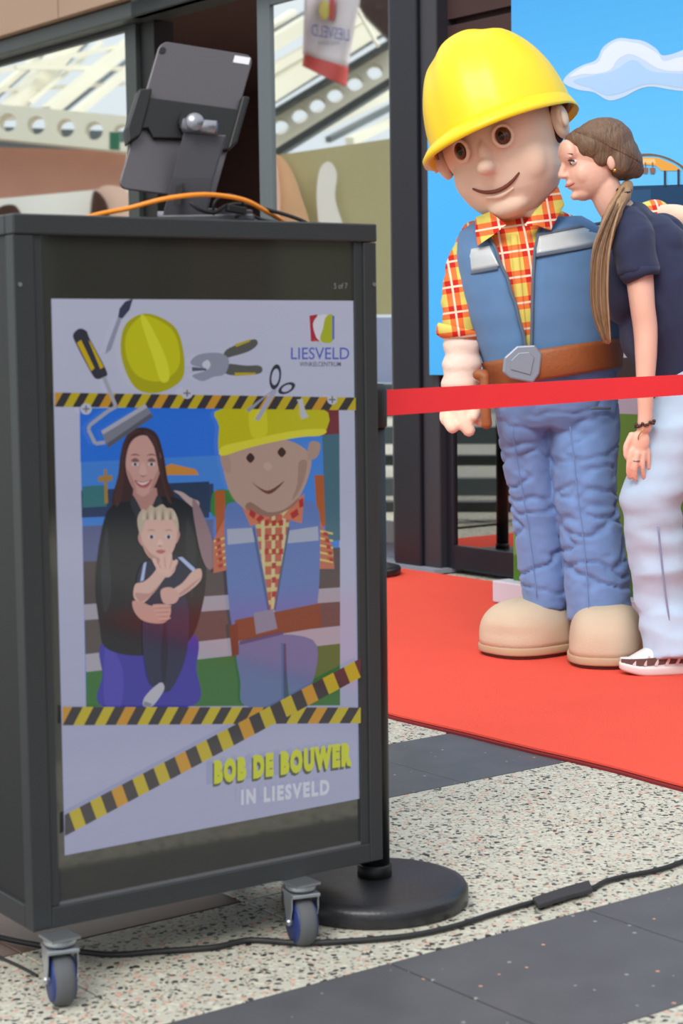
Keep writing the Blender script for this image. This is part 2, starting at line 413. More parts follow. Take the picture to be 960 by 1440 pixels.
far.box(E1*(-6) + VV*6 + Vector((0, 0, -.012)), E1, VV, Z3, 4.9, 14, .006)
far.box(E1*3.8 + VV*14 + Vector((0, 0, -.012)), E1, VV, Z3, 4.9, 5.9, .006)
far.box(E1*6.2 + VV*2 + Vector((0, 0, -.012)), E1, VV, Z3, 2.4, 6.2, .006)
obj('far_paving', far, 'terrazzo', floor)
# ================================================================== CARPET
def eu(u, t, z=0): return E1*u + E2*t + Vector((0, 0, z))
edge = []
def carpet(u_off, z0, z1, t0=-7.6, t1=1.1, ub=5.44):
    mb = MB(); n = 60; top = []
    for k in range(n+1):
        t = t0+(t1-t0)*k/n
        wv = .006*math.sin(t*5.1)+.004*math.sin(t*11.3+1)
        top.append((t, 3.285+u_off+wv))
    rows = [[eu(u, t, z0) for t, u in top], [eu(u, t, z1) for t, u in top], [eu(u+.25, t, z1-.0) for t, u in top], [eu(ub, t, z1) for t, u in top], [eu(ub, t, z0) for t, u in top]]
    mb.grid(rows); return mb
cp = empty('red_carpet', eu(4.4, -3, 0), 'bright red event carpet laid along the shop front under the two figures', 'carpet')
obj('underlay', carpet(-.004, .0005, .006), 'carpet_under', cp)
obj('pile', carpet(.01, .008, .014), 'carpet', cp, smooth=False)
# ================================================================== SHOP FRONT
P0 = Vector((.408, 8.85, 0)); NF = Vector((-.8, -.6, 0)); IN = Vector((.8, .6, 0))
def fpix(x, y, dep=0.0):
    p = hitp(x, y, P0+IN*dep, NF); return (p-P0).dot(E2), p.z
def fac(t, z, dep=0.0): return P0 + E2*t + IN*dep + Z3*z
def fbox(mb, t0, t1, z0, z1, d0, d1):
    return mb.box(fac((t0+t1)/2, (z0+z1)/2, (d0+d1)/2), E2, IN, Z3, abs(t1-t0)/2, abs(d1-d0)/2, abs(z1-z0)/2)
def tx(x, y=300, dep=-.06): return fpix(x, y, dep)[0]
TOP = fpix(0, 90)[1]      # underside of the fascia
tA = -9.0
t_m1a, t_m1b = tx(176, 100), tx(191, 100)
t_d0, t_d1 = tx(362, 100), tx(380, 100)
t_p0, t_p1 = tx(547, 200, -.07), tx(611, 300, -.10)
wall = empty('wall_front', fac(-3, 0, .4), 'shop front wall with beige fascia panels above the glazing', None, None, 'structure')
z_f = fpix(0, 68)[1]
# fascia panels
pan = MB(); seam_t = [tA, tx(-160, 20), tx(115, 20), tx(455, 20), tx(700, 20), 2.6]
for a, b in zip(seam_t, seam_t[1:]):
    q = MB(); fbox(q, a+.006, b-.006, z_f, z_f+1.4, -.22, -.1); obj('fascia_panel', q, 'fascia', wall, bevel=.004)
q = MB(); fbox(q, tA, t_p0, TOP, z_f-.005, -.17, .05); obj('header_rail', q, 'alu_dark', wall, bevel=.01)
q = MB(); fbox(q, t_p1+.0, 2.6, 1.95, z_f+1.4, .02, .2)
for k in range(12): fbox(q, t_p1, 2.6, 1.95+k*.2, 1.95+k*.2+.17, -.03, .02)
obj('brown_cladding', q, 'brownwall', wall)
q = MB(); fbox(q, tA, 2.6, 0, .1, .02, .2); fbox(q, tA, t_p1+.05, 0.0, .02, -.16, .02); obj('threshold', q, 'plinth', wall)
# shop interior behind (dark)
room = empty('wall_interior', fac(-3, 0, 3), 'dark interior behind the open shop doorway', None, None, 'structure')
q = MB(); fbox(q, tA, 2.6, 0, 3.5, 4.5, 4.6); fbox(q, tA-.1, tA, 0, 3.5, .1, 4.6); fbox(q, 2.6, 2.7, 0, 3.5, .1, 4.6); fbox(q, tA, 2.6, 3.45, 3.55, .1, 4.6); obj('back_wall', q, 'dark_room', room)
q = MB(); fbox(q, tx(225, 60, ), tx(262, 60), 2.2, 3.4, 3.2, 3.4); obj('grey_pillar', q, 'alu_dark', room)
# windows
def window(name, t0, t1, z0, z1, gl, fm, label, fl_=.05, fr_=.05, ft_=.05):
    r = empty(name, fac((t0+t1)/2, z0, 0), label, None, None, 'structure')
    a = MB(); fbox(a, t0, t0+fl_, z0, z1, -.06, .06); obj('frame_stile', a, fm, r, bevel=.004)
    a = MB(); fbox(a, t1-fr_, t1, z0, z1, -.06, .06); obj('frame_stile', a, fm, r, bevel=.004)
    a = MB(); fbox(a, t0+fl_, t1-fr_, z0, z0+.11, -.06, .06); obj('frame_rail', a, fm, r, bevel=.004)
    a = MB(); fbox(a, t0+fl_, t1-fr_, z1-ft_, z1, -.06, .06); obj('frame_rail', a, fm, r, bevel=.004)
    a = MB(); fbox(a, t0+fl_, t1-fr_, z0+.11, z1-ft_, -.045, -.037); obj('pane', a, gl, r)
    return r
window('window_1', tA, t_m1b, .1, TOP+.0, 'shopglass', 'alu_dark', 'shop window left of the dark doorway, mirroring the glass roof', .1, t_m1b-t_m1a, .03)
window('window_2', t_d0, t_p0, .1, TOP+.0, 'shopglass', 'alu', 'tall shop door leaf mirroring the roof and hanging flag', t_d1-t_d0, .012, .10)
window('door_1', t_p1-.02, 1.25, .02, 1.94, 'doorglass', 'post', 'dark glazed door right of the black post, mirroring the carpet', .09, .09, .09)
q = MB(); fbox(q, t_p0, t_p0+.07, 0, TOP+.6, -.07, .08); o1 = q
trim = empty('trim_1', fac((t_p0+t_p1)/2, 0, 0), 'thick black door post between the windows and the blue backdrop', None, None, 'structure')
obj('outer_profile', o1, 'post2', trim, bevel=.008)
q = MB(); fbox(q, t_p0+.07, t_p0+.27, 0, TOP+.6, -.12, .08); obj('post_core', q, 'post', trim, bevel=.008)
q = MB(); fbox(q, t_p0+.27, t_p1+.02, 0, TOP+.6, -.10, .08); obj('inner_profile', q, 'post2', trim, bevel=.008)
q = MB(); fbox(q, tx(207, 30), t_d0, TOP, TOP+.12, -.17, -.10); obj('door_header', q, 'alu', wall, bevel=.01)
q = MB(); fbox(q, t_m1b, tx(211, 100), .1, TOP, -.03, .10); obj('dark_jamb', q, 'black', wall)
il = bpy.data.lights.new('interior_fill', 'AREA'); il.size = 1.5; il.energy = 160; il.color = (1, .85, .8); ilo = bpy.data.objects.new('interior_fill', il); C.objects.link(ilo); ilo.location = fac(-2.5, 3.35, 2.2)  # unseen fill light, added to brighten the dark doorway interior
# ---- the mall hall opposite (seen mirrored in the shop glass)
def mir(p): return p - NF*(2*(p-P0).dot(NF))
def V(x, y, D): return mir(at(x, y, D))
def mirdir(d): return d - NF*(2*d.dot(NF))
YD = mirdir(Y3)
def vpoly(mb, pts, D, th=.15): return mb.prism([V(x, y, D) for x, y in pts], YD*th)
hall = empty('wall_left', V(80, 483, 24), 'opposite gallery wall with brick band and round openings, mirrored in the window', None, None, 'structure')
for v_ in (hall,): v_.location.z = 0
q = MB(); vpoly(q, [(-700, 205), (-60, 205), (184, 213), (200, 262), (-60, 295), (-700, 380)], 24.0, .3); obj('brick_band', q, 'brickred', hall)
q = MB(); vpoly(q, [(-700, 270), (400, 240), (400, 462), (-700, 470)], 24.6, .3); obj('white_wall', q, 'ivory', hall)
def holes(x0, y0, x1, y1, h0, h1, xs, D, parent, rr=12):
    # fascia with real round openings: made by bridging strips
    f = MB(); n = 24
    cells = [((xs[i-1]+xs[i])/2 if i else x0) for i in range(len(xs))]+[x1]
    def yy(x, top):
        k = (x-x0)/(x1-x0); yc = y0+(y1-y0)*k; h = (h0+(h1-h0)*k)/2; return yc-h if top else yc+h
    for i, xc in enumerate(xs):
        a, b = cells[i], cells[i+1]
        yc = (yy(xc, 1)+yy(xc, 0))/2
        inner = []; outer = []
        for k in range(n):
            an = 2*PI*k/n; ca, sa = math.cos(an), math.sin(an)
            inner.append((xc+rr*.95*ca, yc+rr*sa))
            sc = 1/max(abs(ca), abs(sa)); px = ca*sc; py = sa*sc
            ox = xc+(px*(b-xc) if px > 0 else px*(xc-a)); mid = (yy(ox, 1)+yy(ox, 0))/2
            outer.append((ox, mid+py*(yy(ox, 0)-yy(ox, 1))/2))
        P_ = [V(x, y, D) for x, y in inner+outer]
        Q_ = [p+YD*.35 for p in P_]
        f.add(P_+Q_, [(k, (k+1) % n, n+(k+1) % n, n+k) for k in range(n)]+[(2*n+k, 3*n+k, 3*n+(k+1) % n, 2*n+(k+1) % n) for k in range(n)]+[(k, 2*n+k, 2*n+(k+1) % n, (k+1) % n) for k in range(n)]+[(n+k, n+(k+1) % n, 3*n+(k+1) % n, 3*n+k) for k in range(n)])
    obj('pierced_fascia', f, 'cream', parent)
holes(-190, 152, 200, 190, 46, 50, [-130, -95, -57, -20, 20, 60, 101, 141, 180], 23.5, hall, 13)
q = MB(); vpoly(q, [(-180, 172), (200, 186), (200, 216), (-180, 210)], 26.0, .1); obj('wall_behind_openings', q, 'alu', hall)
roof = empty('ceiling', V(200, 100, 26), 'steel and glass atrium roof, seen mirrored in the shop windows', None, None, 'structure')
def vbeam(name, a, b, Da, Db, w_, h_, m):
    q = MB(); q.beam(V(a[0], a[1], Da), V(b[0], b[1], Db), w_, h_); return obj(name, q, m, roof)
for a, b, w_ in (((20, 160), (112, 55), .22), ((75, 158), (190, 62), .16), ((-20, 150), (60, 82), .08), ((112, 162), (200, 90), .10), ((-60, 150), (20, 60), .2), ((-10, 105), (200, 60), .06), ((0, 128), (190, 118), .05), ((30, 95), (200, 98), .06), ((50, 146), (150, 60), .05)):
    vbeam('roof_beam', a, b, 25.5, 27, w_, w_, 'cream')
for x0 in (-250, -180, -120):
    vbeam('roof_beam', (x0, 160), (x0+110, 40), 25.5, 28, .2, .2, 'cream')
# glazing strips of the roof
for a, b in (((40, 150), (130, 60)), ((95, 158), (200, 75)), ((0, 140), (90, 60))):
    vbeam('glazing_bar', a, b, 26.5, 28, .05, .05, 'alu')
# second roof part, mirrored in the tall door leaf
gal = empty('trim_2', V(470, 160, 20), 'cream pierced roof girder mirrored in the tall shop door', None, None, 'structure')
holes(372, 196, 566, 84, 54, 62, [382, 404, 431, 456, 481, 509, 537], 19, gal, 12)
q = MB(); q.beam(V(366, 238, 18.6), V(566, 113, 18.6), .3, .07); obj('girder_flange', q, 'alu_dark', gal)
q = MB(); q.beam(V(360, 182, 18.9), V(566, 58, 18.9), .3, .05); obj('girder_flange', q, 'alu_dark', gal)
q = MB(); vpoly(q, [(366, 205), (566, 95), (566, 112), (366, 222)], 21, .1); obj('girder_web', q, 'ivory', gal)
for a, b, w_, m in (((370, 75), (560, -40), .16, 'cream'), ((370, 110), (560, 0), .10, 'cream'), ((370, 140), (560, 20), .22, 'cream'), ((370, 158), (560, 40), .05, 'alu_dark'), ((370, 60), (470, 0), .05, 'alu_dark'), ((370, 95), (430, 97), .04, 'alu'), ((380, 205), (560, 115), .05, 'alu'), ((420, 195), (560, 128), .14, 'cream'), ((470, 197), (560, 150), .07, 'alu'), ((500, 200), (560, 170), .10, 'cream'), ((376, 50), (420, 20), .1, 'cream')):
    vbeam('roof_beam', a, b, 22, 24, w_, w_, m)
q = MB(); vpoly(q, [(440, -60), (560, -60), (560, 60), (520, 20)], 21.5, .2); obj('dark_soffit', q, 'brownwall', roof)
# printed hoarding mirrored in the tall door
hb = empty('printed_hoarding', V(470, 480, 15), 'olive printed hoarding with blurred people, mirrored in the tall shop door', 'hoarding'); hb.location.z = 0
q = MB(); vpoly(q, [(340, 228), (600, 190), (600, 442), (340, 442)], 15.0, .2); obj('board', q, 'olive', hb)
q = MB(); vpoly(q, crv([(385, 225), (402, 218), (420, 235), (436, 275), (446, 330), (380, 330)]), 14.85, .1); obj('figure_print', q, 'hairtan', hb)
q = MB(); vpoly(q, crv([(380, 232), (398, 226), (404, 250), (406, 300), (400, 330), (375, 330)]), 14.7, .1); obj('figure_print', q, 'skinpink', hb)
q = MB(); vpoly(q, crv([(462, 240), (475, 228), (486, 244), (484, 280), (496, 330), (466, 330), (458, 280)]), 14.8, .1); obj('figure_print', q, 'ivory', hb)
q = MB(); vpoly(q, [(340, 446), (600, 446), (600, 538), (340, 538)], 15.0, .2); obj('pale_panel', q, mat('pale blue panel', (176, 186, 222), .7, 0, .1, 2), hb)
q = MB(); vpoly(q, [(340, 540), (600, 540), (600, 555), (340, 555)], 14.9, .2); obj('ledge', q, 'alu', hb)
q = MB(); vpoly(q, [(340, 558), (600, 558), (600, 585), (340, 585)], 15.1, .2); obj('plinth', q, 'alu_dark', hb)
for k, yy_ in enumerate((600, 640, 672, 705)):
    q = MB(); vpoly(q, [(480, yy_), (760, yy_), (760, yy_+(14 if k % 2 else 24)), (480, yy_+(14 if k % 2 else 24))], 14-k*1.0, .15); obj('step', q, 'alu' if k % 2 == 0 else 'alu_dark', hb)
# faces on the hoarding in window 1
pf = empty('face_poster', V(90, 483, 22.5), 'pale poster with two cropped faces mirrored low in the left window', 'poster'); pf.location.z = 0
q = MB(); vpoly(q, [(-60, 286), (200, 262), (200, 460), (-60, 460)], 22.8, .1); obj('poster_board', q, 'ivory', pf)
q = MB(); vpoly(q, crv([(140, 285), (150, 264), (172, 262), (190, 275), (192, 330), (145, 330)]), 22.6, .05); obj('printed_face', q, 'skinpink', pf)
q = MB(); vpoly(q, crv([(136, 300), (142, 268), (160, 290), (158, 330), (138, 330)]), 22.5, .05); obj('printed_hair', q, 'brow', pf)
q = MB(); vpoly(q, crv([(2, 306), (10, 291), (30, 289), (38, 306), (20, 320)]), 22.5, .05); obj('printed_hair', q, 'brow', pf)
q = MB(); vpoly(q, [(164, 186), (178, 187), (178, 211), (164, 210)], 20, .08); o = obj('exit_sign', q, 'green'); tag(o, 'small green exit sign on the brick gallery wall', 'sign')
# flag hanging in the hall (mirrored)
fg = empty('hanging_flag', V(475, 60, 17), 'white and red shopping centre flag hanging from a thin pole', 'flag')
def flagpt(x, y, off=0): return V(x, y, 17+.25*math.sin(x*.07+y*.02)+off)
def quadgrid(c, nx=14, ny=10, f=flagpt):
    (a, b, d, e) = c; rows = []
    for i in range(ny+1):
        v = i/ny; rows.append([f((a[0]*(1-u)+b[0]*u)*(1-v)+(e[0]*(1-u)+d[0]*u)*v, (a[1]*(1-u)+b[1]*u)*(1-v)+(e[1]*(1-u)+d[1]*u)*v) for u in [j/nx for j in range(nx+1)]])
    q = MB(); q.grid(rows); return q
flagwhite = mat('white flag cloth', (222, 214, 220), .8); flagred = mat('red flag cloth', (196, 80, 76), .8)
for m_ in (flagwhite, flagred): m_.node_tree.nodes['Principled BSDF'].inputs['Transmission Weight'].default_value = 0
obj('white_field', quadgrid(((442, -40), (524, -40), (500, 98), (438, 78))), flagwhite, fg, True, solid=.01)
obj('red_band', quadgrid(((438, 78), (500, 96), (497, 123), (436, 94))), flagred, fg, True, solid=.01)
tt = text_mb('LIESVELD', 1, lambda x, y: flagpt(476-x*13.5, 48-y*24-x*2.0, -.12), spacing=1.0); obj('flag_lettering', tt, mat('blue flag lettering', (92, 100, 160), .8), fg)
tt = text_mb('WINKELCENTRUM', 1, lambda x, y: flagpt(474-x*3.6, 62-y*8, -.12)); obj('flag_lettering', tt, mat('grey flag lettering', (110, 104, 130), .8), fg)
q = MB(); q.prism([flagpt(x, y, -.10) for x, y in crv([(460, 8), (470, 2), (474, 15), (470, 28), (462, 26)])], YD*.01); obj('flag_emblem', q, mat('yellow green emblem', (210, 200, 110), .8), fg)
q = MB(); q.prism([flagpt(x, y, -.08) for x, y in [(474, 0), (482, 0), (480, 30), (474, 30)]], YD*.01); obj('flag_emblem', q, flagred, fg)
q = MB(); q.tube([V(500, -10, 17), V(543, 66, 16.6)], .02, 8); obj('flag_pole', q, 'cream', fg)
# wall on the right behind the viewer: what the dark kiosk glass mirrors
rw = empty('wall_right', (7, -2, 0), 'dark panelled shop wall across the hall on the right', None, None, 'structure')
for k in range(14):
    q = MB(); y0 = -7+k*.85; q.box((7.2+.35*math.sin(k), y0, 1.9), X3, Y3, Z3, .1, .42, 1.9); obj('wall_panel', q, ['darkpanel', 'awning', 'darkpanel', 'brownwall', 'awning'][k % 5], rw)
# ================================================================== BACKDROP
BP = ground(720, 852); BP.z = 0
def bpt(x, y, off=0.0): return hitp(x, y, BP-IN*off, NF)
def bt(x, y): p = bpt(x, y); return (p-BP).dot(E2), p.z
def bq(t, z, off=0.0): return BP + E2*t - IN*off + Z3*z
bd = empty('photo_backdrop', bq(.8, 0), 'large blue cartoon sky backdrop with white cloud behind the two figures', 'backdrop')
t0b = bt(719, 60)[0]
t1b = t0b+3.2
q = MB(); q.box(bq((t0b+t1b)/2, 1.42, -.03), E2, IN, Z3, (t1b-t0b)/2, .025, 1.38); obj('panel', q, 'backpanel', bd)
class Art:
    def __init__(s, place, th=.0): s.mb = MB(); s.place = place; s.k = 0
    def poly(s, pts, col, layer=None):
        s.k += 1; ly = s.k if layer is None else layer
        s.mb.add([s.place(x, y, ly) for x, y in pts], [tuple(range(len(pts)))], col)
    def grad(s, x0, x1, ys, cols, layer=0):
        for i in range(len(ys)-1):
            s.mb.add([s.place(x0, ys[i], layer), s.place(x1, ys[i], layer), s.place(x1, ys[i+1], layer), s.place(x0, ys[i+1], layer)], [(0, 1, 2, 3)], cols[i])
def lerp3(a, b, t): return tuple(a[i]*(1-t)+b[i]*t for i in range(3))
# sky print, smooth vertical gradient printed on the vinyl
zt, zb = 2.79, 1.08
sky = MB(); N = 40
for i in range(N):
    za, zc = zt+(zb-zt)*i/N, zt+(zb-zt)*(i+1)/N
    sky.add([bq(t0b, za, .0006), bq(t1b, za, .0006), bq(t1b, zc, .0006), bq(t0b, zc, .0006)], [(0, 1, 2, 3)], lerp3((58, 148, 218), (104, 198, 252), min(1, i/N*1.6)))
obj('sky_print', sky, 'print', bd)
A = Art(lambda x, y, k: bpt(x, y, .0012+k*.0003))
A.poly(crv([(792, 116), (800, 103), (818, 92), (838, 84), (848, 66), (868, 54), (888, 55), (905, 58), (922, 68), (932, 78), (956, 72), (975, 62), (1000, 66), (1030, 90), (1040, 128), (960, 128), (910, 122), (875, 137), (855, 141), (835, 130), (812, 126)], 5), (190, 212, 240))
A.poly(crv([(800, 108), (820, 94), (840, 88), (850, 70), (868, 58), (890, 60), (905, 64), (925, 76), (934, 86), (960, 80), (1010, 84), (1005, 96), (950, 100), (925, 96), (905, 84), (885, 76), (868, 84), (858, 98), (838, 104), (820, 104)], 5), (216, 228, 247))
A.poly(crv([(805, 114), (835, 106), (862, 100), (890, 84), (915, 100), (960, 104), (1010, 108), (1010, 124), (960, 124), (912, 118), (872, 131), (852, 134), (830, 124)], 5), (168, 204, 242))
obj('cloud_print', A.mb, 'print', bd)
A = Art(lambda x, y, k: bpt(x, y, .0012+k*.0003))
A.poly([(874, 262), (1500, 243), (1500, 400), (874, 395)], (32, 68, 104))
A.poly([(874, 268), (915, 266), (915, 285), (874, 287)], (44, 84, 122))
A.poly(crv([(887, 226), (900, 220), (925, 220), (950, 230), (962, 240), (962, 235), (940, 222), (915, 216), (895, 218)], 4), (120, 96, 70))
A.poly([(889, 226), (905, 221), (925, 222), (948, 232), (958, 240), (930, 240), (922, 233), (900, 231)], (232, 168, 72))
A.poly([(889, 227), (903, 223), (920, 223), (922, 230), (900, 230)], (238, 200, 130))
for xx in (897, 907, 917):
    A.poly([(xx-4, 236), (xx+4, 236), (xx+3, 244), (xx-3, 244)], (140, 104, 88)); A.poly([(xx-.6, 228), (xx+.6, 228), (xx+.6, 236), (xx-.6, 236)], (110, 100, 96))
A.poly([(933, 240), (936, 240), (936, 262), (933, 262)], (60, 60, 70)); A.poly([(952, 238), (955, 238), (955, 260), (952, 260)], (60, 60, 70))
obj('building_print', A.mb, 'print', bd)
A = Art(lambda x, y, k: bpt(x, y, .0012+k*.0003))
def strip(z0, z1, c, ly): A.mb.add([bq(t0b, z0, .001+ly*.0003), bq(t1b, z0, .001+ly*.0003), bq(t1b, z1, .001+ly*.0003), bq(t0b, z1, .001+ly*.0003)], [(0, 1, 2, 3)], c)
zz = lambda y: bt(880, y)[1]
strip(1.12, zz(482), (58, 56, 62), 1); strip(zz(482), zz(503), (196, 192, 204), 1); strip(zz(503), zz(556), (66, 58, 56), 1); strip(zz(556), zz(582), (190, 184, 200), 1)
strip(zz(582), zz(800), (104, 148, 62), 1); strip(zz(800), .1, (76, 118, 44), 1)
obj('road_and_grass_print', A.mb, 'print', bd)
q = MB(); q.box(bq((t0b+t1b)/2-.02, .062, .02), E2, IN, Z3, (t1b-t0b)/2+.04, .045, .045); obj('foot_rail', q, 'backpanel', bd, bevel=.006)
# lower left wing of the backdrop, fixed on the door glass
t0w, zw0 = fpix(606, 527, -.12); t1w = fpix(740, 400, -.12)[0]
q = MB(); fbox(q, t0w, t1w, zw0, 2.2, -.13, -.11); o = obj('blue_side_banner', q, mat('sky blue vinyl', (64, 176, 244), .6)); tag(o, 'plain sky blue banner hanging on the door beside the black post', 'banner')
q = MB(); q.prism([hitp(x, y, P0+IN*-.133, NF) for x, y in [(663, 292), (676, 292), (676, 304), (663, 304)]], IN*.002); o['label'] = 'plain sky blue banner hanging on the glass door beside the black post'
# ================================================================== KIOSK
KA = Vector((-.524, 3.01, 0)); EK = Vector((.823, .568, 0)).normalized(); NK = Vector((EK.y, -EK.x, 0))
KW, KZ0, KZ1, KD = .722, .118, 1.308, .44
def K(s, d, z): return KA + EK*s + NK*d + Z3*z
def kbox(mb, s0, s1, d0, d1, z0, z1): return mb.box(K((s0+s1)/2, (d0+d1)/2, (z0+z1)/2), EK, NK, Z3, abs(s1-s0)/2, abs(d1-d0)/2, abs(z1-z0)/2)
def kpix(x, y, d=0.0):
    p = hitp(x, y, KA+NK*d, NK); return (p-KA).dot(EK), p.z
kio = empty('display_kiosk', K(KW/2, -KD/2, 0), 'tall black framed digital display kiosk on casters showing a builder themed photo', 'kiosk')
fw = .036
q = MB(); kbox(q, 0, fw, -.03, 0, KZ0, KZ1-.034); obj('corner_post', q, 'frame', kio, bevel=.002)
q = MB(); kbox(q, KW-fw*.8, KW, -.03, 0, KZ0, KZ1-.034); obj('corner_post', q, 'frame', kio, bevel=.002)
q = MB(); kbox(q, 0, KW, -.03, .003, KZ1-.033, KZ1); obj('top_rail', q, 'frame', kio, bevel=.003)
q = MB(); kbox(q, fw, KW-fw*.8, -.03, 0, KZ0, KZ0+.036); obj('bottom_rail', q, 'frame', kio, bevel=.002)
q = MB(); kbox(q, fw+.0, fw+.016, -.03, -.004, KZ0+.036, KZ1-.033); obj('glass_bead', q, 'frame', kio, bevel=.001)
q = MB(); kbox(q, KW-fw*.8-.018, KW-fw*.8, -.03, -.004, KZ0+.036, KZ1-.033); obj('glass_bead', q, 'frame', kio, bevel=.001)
q = MB(); kbox(q, fw+.016, KW-fw*.8-.018, -.012, -.006, KZ0+.036, KZ0+.041); obj('glass_edge', q, 'silver', kio)
q = MB(); kbox(q, 0, KW, -KD, -.031, KZ1-.033, KZ1); obj('top_panel', q, 'frame', kio, bevel=.003)
q = MB(); kbox(q, .012, KW-.012, -KD+.012, -.031, KZ0, KZ0+.03); obj('bottom_panel', q, 'frame_dark', kio)
for a, b in ((0.006, .014), (KW-.014, KW-.006)):
    q = MB(); kbox(q, a, b, -KD+.03, -.031, KZ0+.03, KZ1-.034); obj('side_panel', q, 'frame_dark', kio)
q = MB(); kbox(q, 0, .03, -KD, -.031, KZ0+.0, KZ0+.04); obj('side_rail', q, 'frame', kio, bevel=.002)
for a in (0, KW-.03):
    q = MB(); kbox(q, a, a+.03, -KD, -KD+.03, KZ0, KZ1-.034); obj('rear_post', q, 'frame', kio, bevel=.002)
q = MB(); kbox(q, .03, KW-.03, -KD, -KD+.01, KZ0+.03, KZ1-.034); obj('back_panel', q, 'frame_dark', kio)
for xx, yy_ in ((26, 400), (534, 400)):
    s_, z_ = kpix(xx+2, yy_); q = MB(); q.lathe([(0.0, .0015), (.0035, .0015), (.0035, 0)], K(max(.006, min(KW-.006, s_)), 0, z_), NK, 12); obj('screw', q, 'zinc', kio)
GD = -.010   # glass depth
q = MB(); kbox(q, fw+.016, KW-fw*.8-.018, -.018, GD, KZ0+.036, KZ1-.033)
glass = obj('display_screen', q, 'glass_black', kio); glass['label'] = 'glossy black display glass with a lit picture'
def spx(x, y, k=0): return hitp(x, y, KA+NK*(GD+.0006+k*.00005), NK)
# ---- artwork on the screen, traced in photo pixels onto the display plane
TL, TR, BR, BL = (72, 420), (499, 423), (511, 1122), (91, 1203)
def lineq(a, b, t): return (a[0]+(b[0]-a[0])*t, a[1]+(b[1]-a[1])*t)
def sart(name, fn, label=None):
    A = Art(spx); fn(A); o = obj(name, A.mb, 'screen', glass)
    if label: o['label'] = label
    return o
LV = [0]
class SA(Art):
    def __init__(s): super().__init__(spx); s.k = LV[0]
def part(name, draw):
    A = SA(); draw(A); LV[0] = A.k; return obj(name, A.mb, 'screen', glass)
def dbg(A):
    N = 24
    for i in range(N):
        a, b = lineq(TL, BL, i/N), lineq(TR, BR, i/N); c, d = lineq(TR, BR, (i+1)/N), lineq(TL, BL, (i+1)/N)
        A.mb.add([spx(*a), spx(*b), spx(*c), spx(*d)], [(0, 1, 2, 3)], lerp3((196, 198, 222), (168, 172, 206), i/N))
part('picture_background', dbg)
def photo(A):
    A.poly([(112, 574), (476, 572), (478, 992), (121, 994)], (70, 134, 222))
    A.poly([(112, 574), (310, 572), (310, 640), (113, 650)], (44, 116, 226))
    A.poly([(114, 690), (300, 680), (300, 720), (115, 728)], (48, 66, 104))
    A.poly([(116, 684), (150, 682), (150, 712), (116, 714)], (60, 120, 128))
    A.poly([(225, 660), (240, 652), (275, 660), (280, 668), (225, 668)], (206, 140, 60))
    A.poly([(228, 680), (294, 677), (294, 728), (228, 732)], (40, 62, 92))
    A.poly([(138, 670), (158, 668), (158, 676), (138, 678)], (168, 130, 70)); A.poly([(146, 660), (150, 660), (152, 708), (147, 708)], (170, 130, 60))
    A.poly(crv([(298, 696), (310, 688), (330, 694), (340, 720), (300, 726)]), (58, 128, 62))
    A.poly([(116, 740), (300, 730), (300, 780), (117, 790)], (96, 104, 150))
    A.poly([(117, 790), (478, 770), (478, 830), (118, 850)], (82, 72, 76))
    A.poly([(118, 850), (478, 826), (478, 846), (119, 872)], (170, 166, 180))
    A.poly([(119, 872), (478, 846), (478, 880), (120, 920)], (92, 84, 84))
    A.poly([(120, 920), (478, 880), (478, 905), (121, 945)], (176, 172, 186))
    A.poly([(121, 945), (478, 905), (478, 992), (121, 994)], (62, 118, 62))
    A.poly([(302, 690), (316, 690), (318, 768), (304, 770)], (176, 92, 48)); A.poly([(442, 668), (458, 668), (460, 740), (446, 740)], (176, 92, 48))
    A.poly([(450, 572), (476, 572), (477, 610), (452, 612)], (122, 50, 62)); A.poly([(453, 612), (477, 610), (478, 760), (458, 760)], (70, 110, 130))
part('photo_scene', photo)
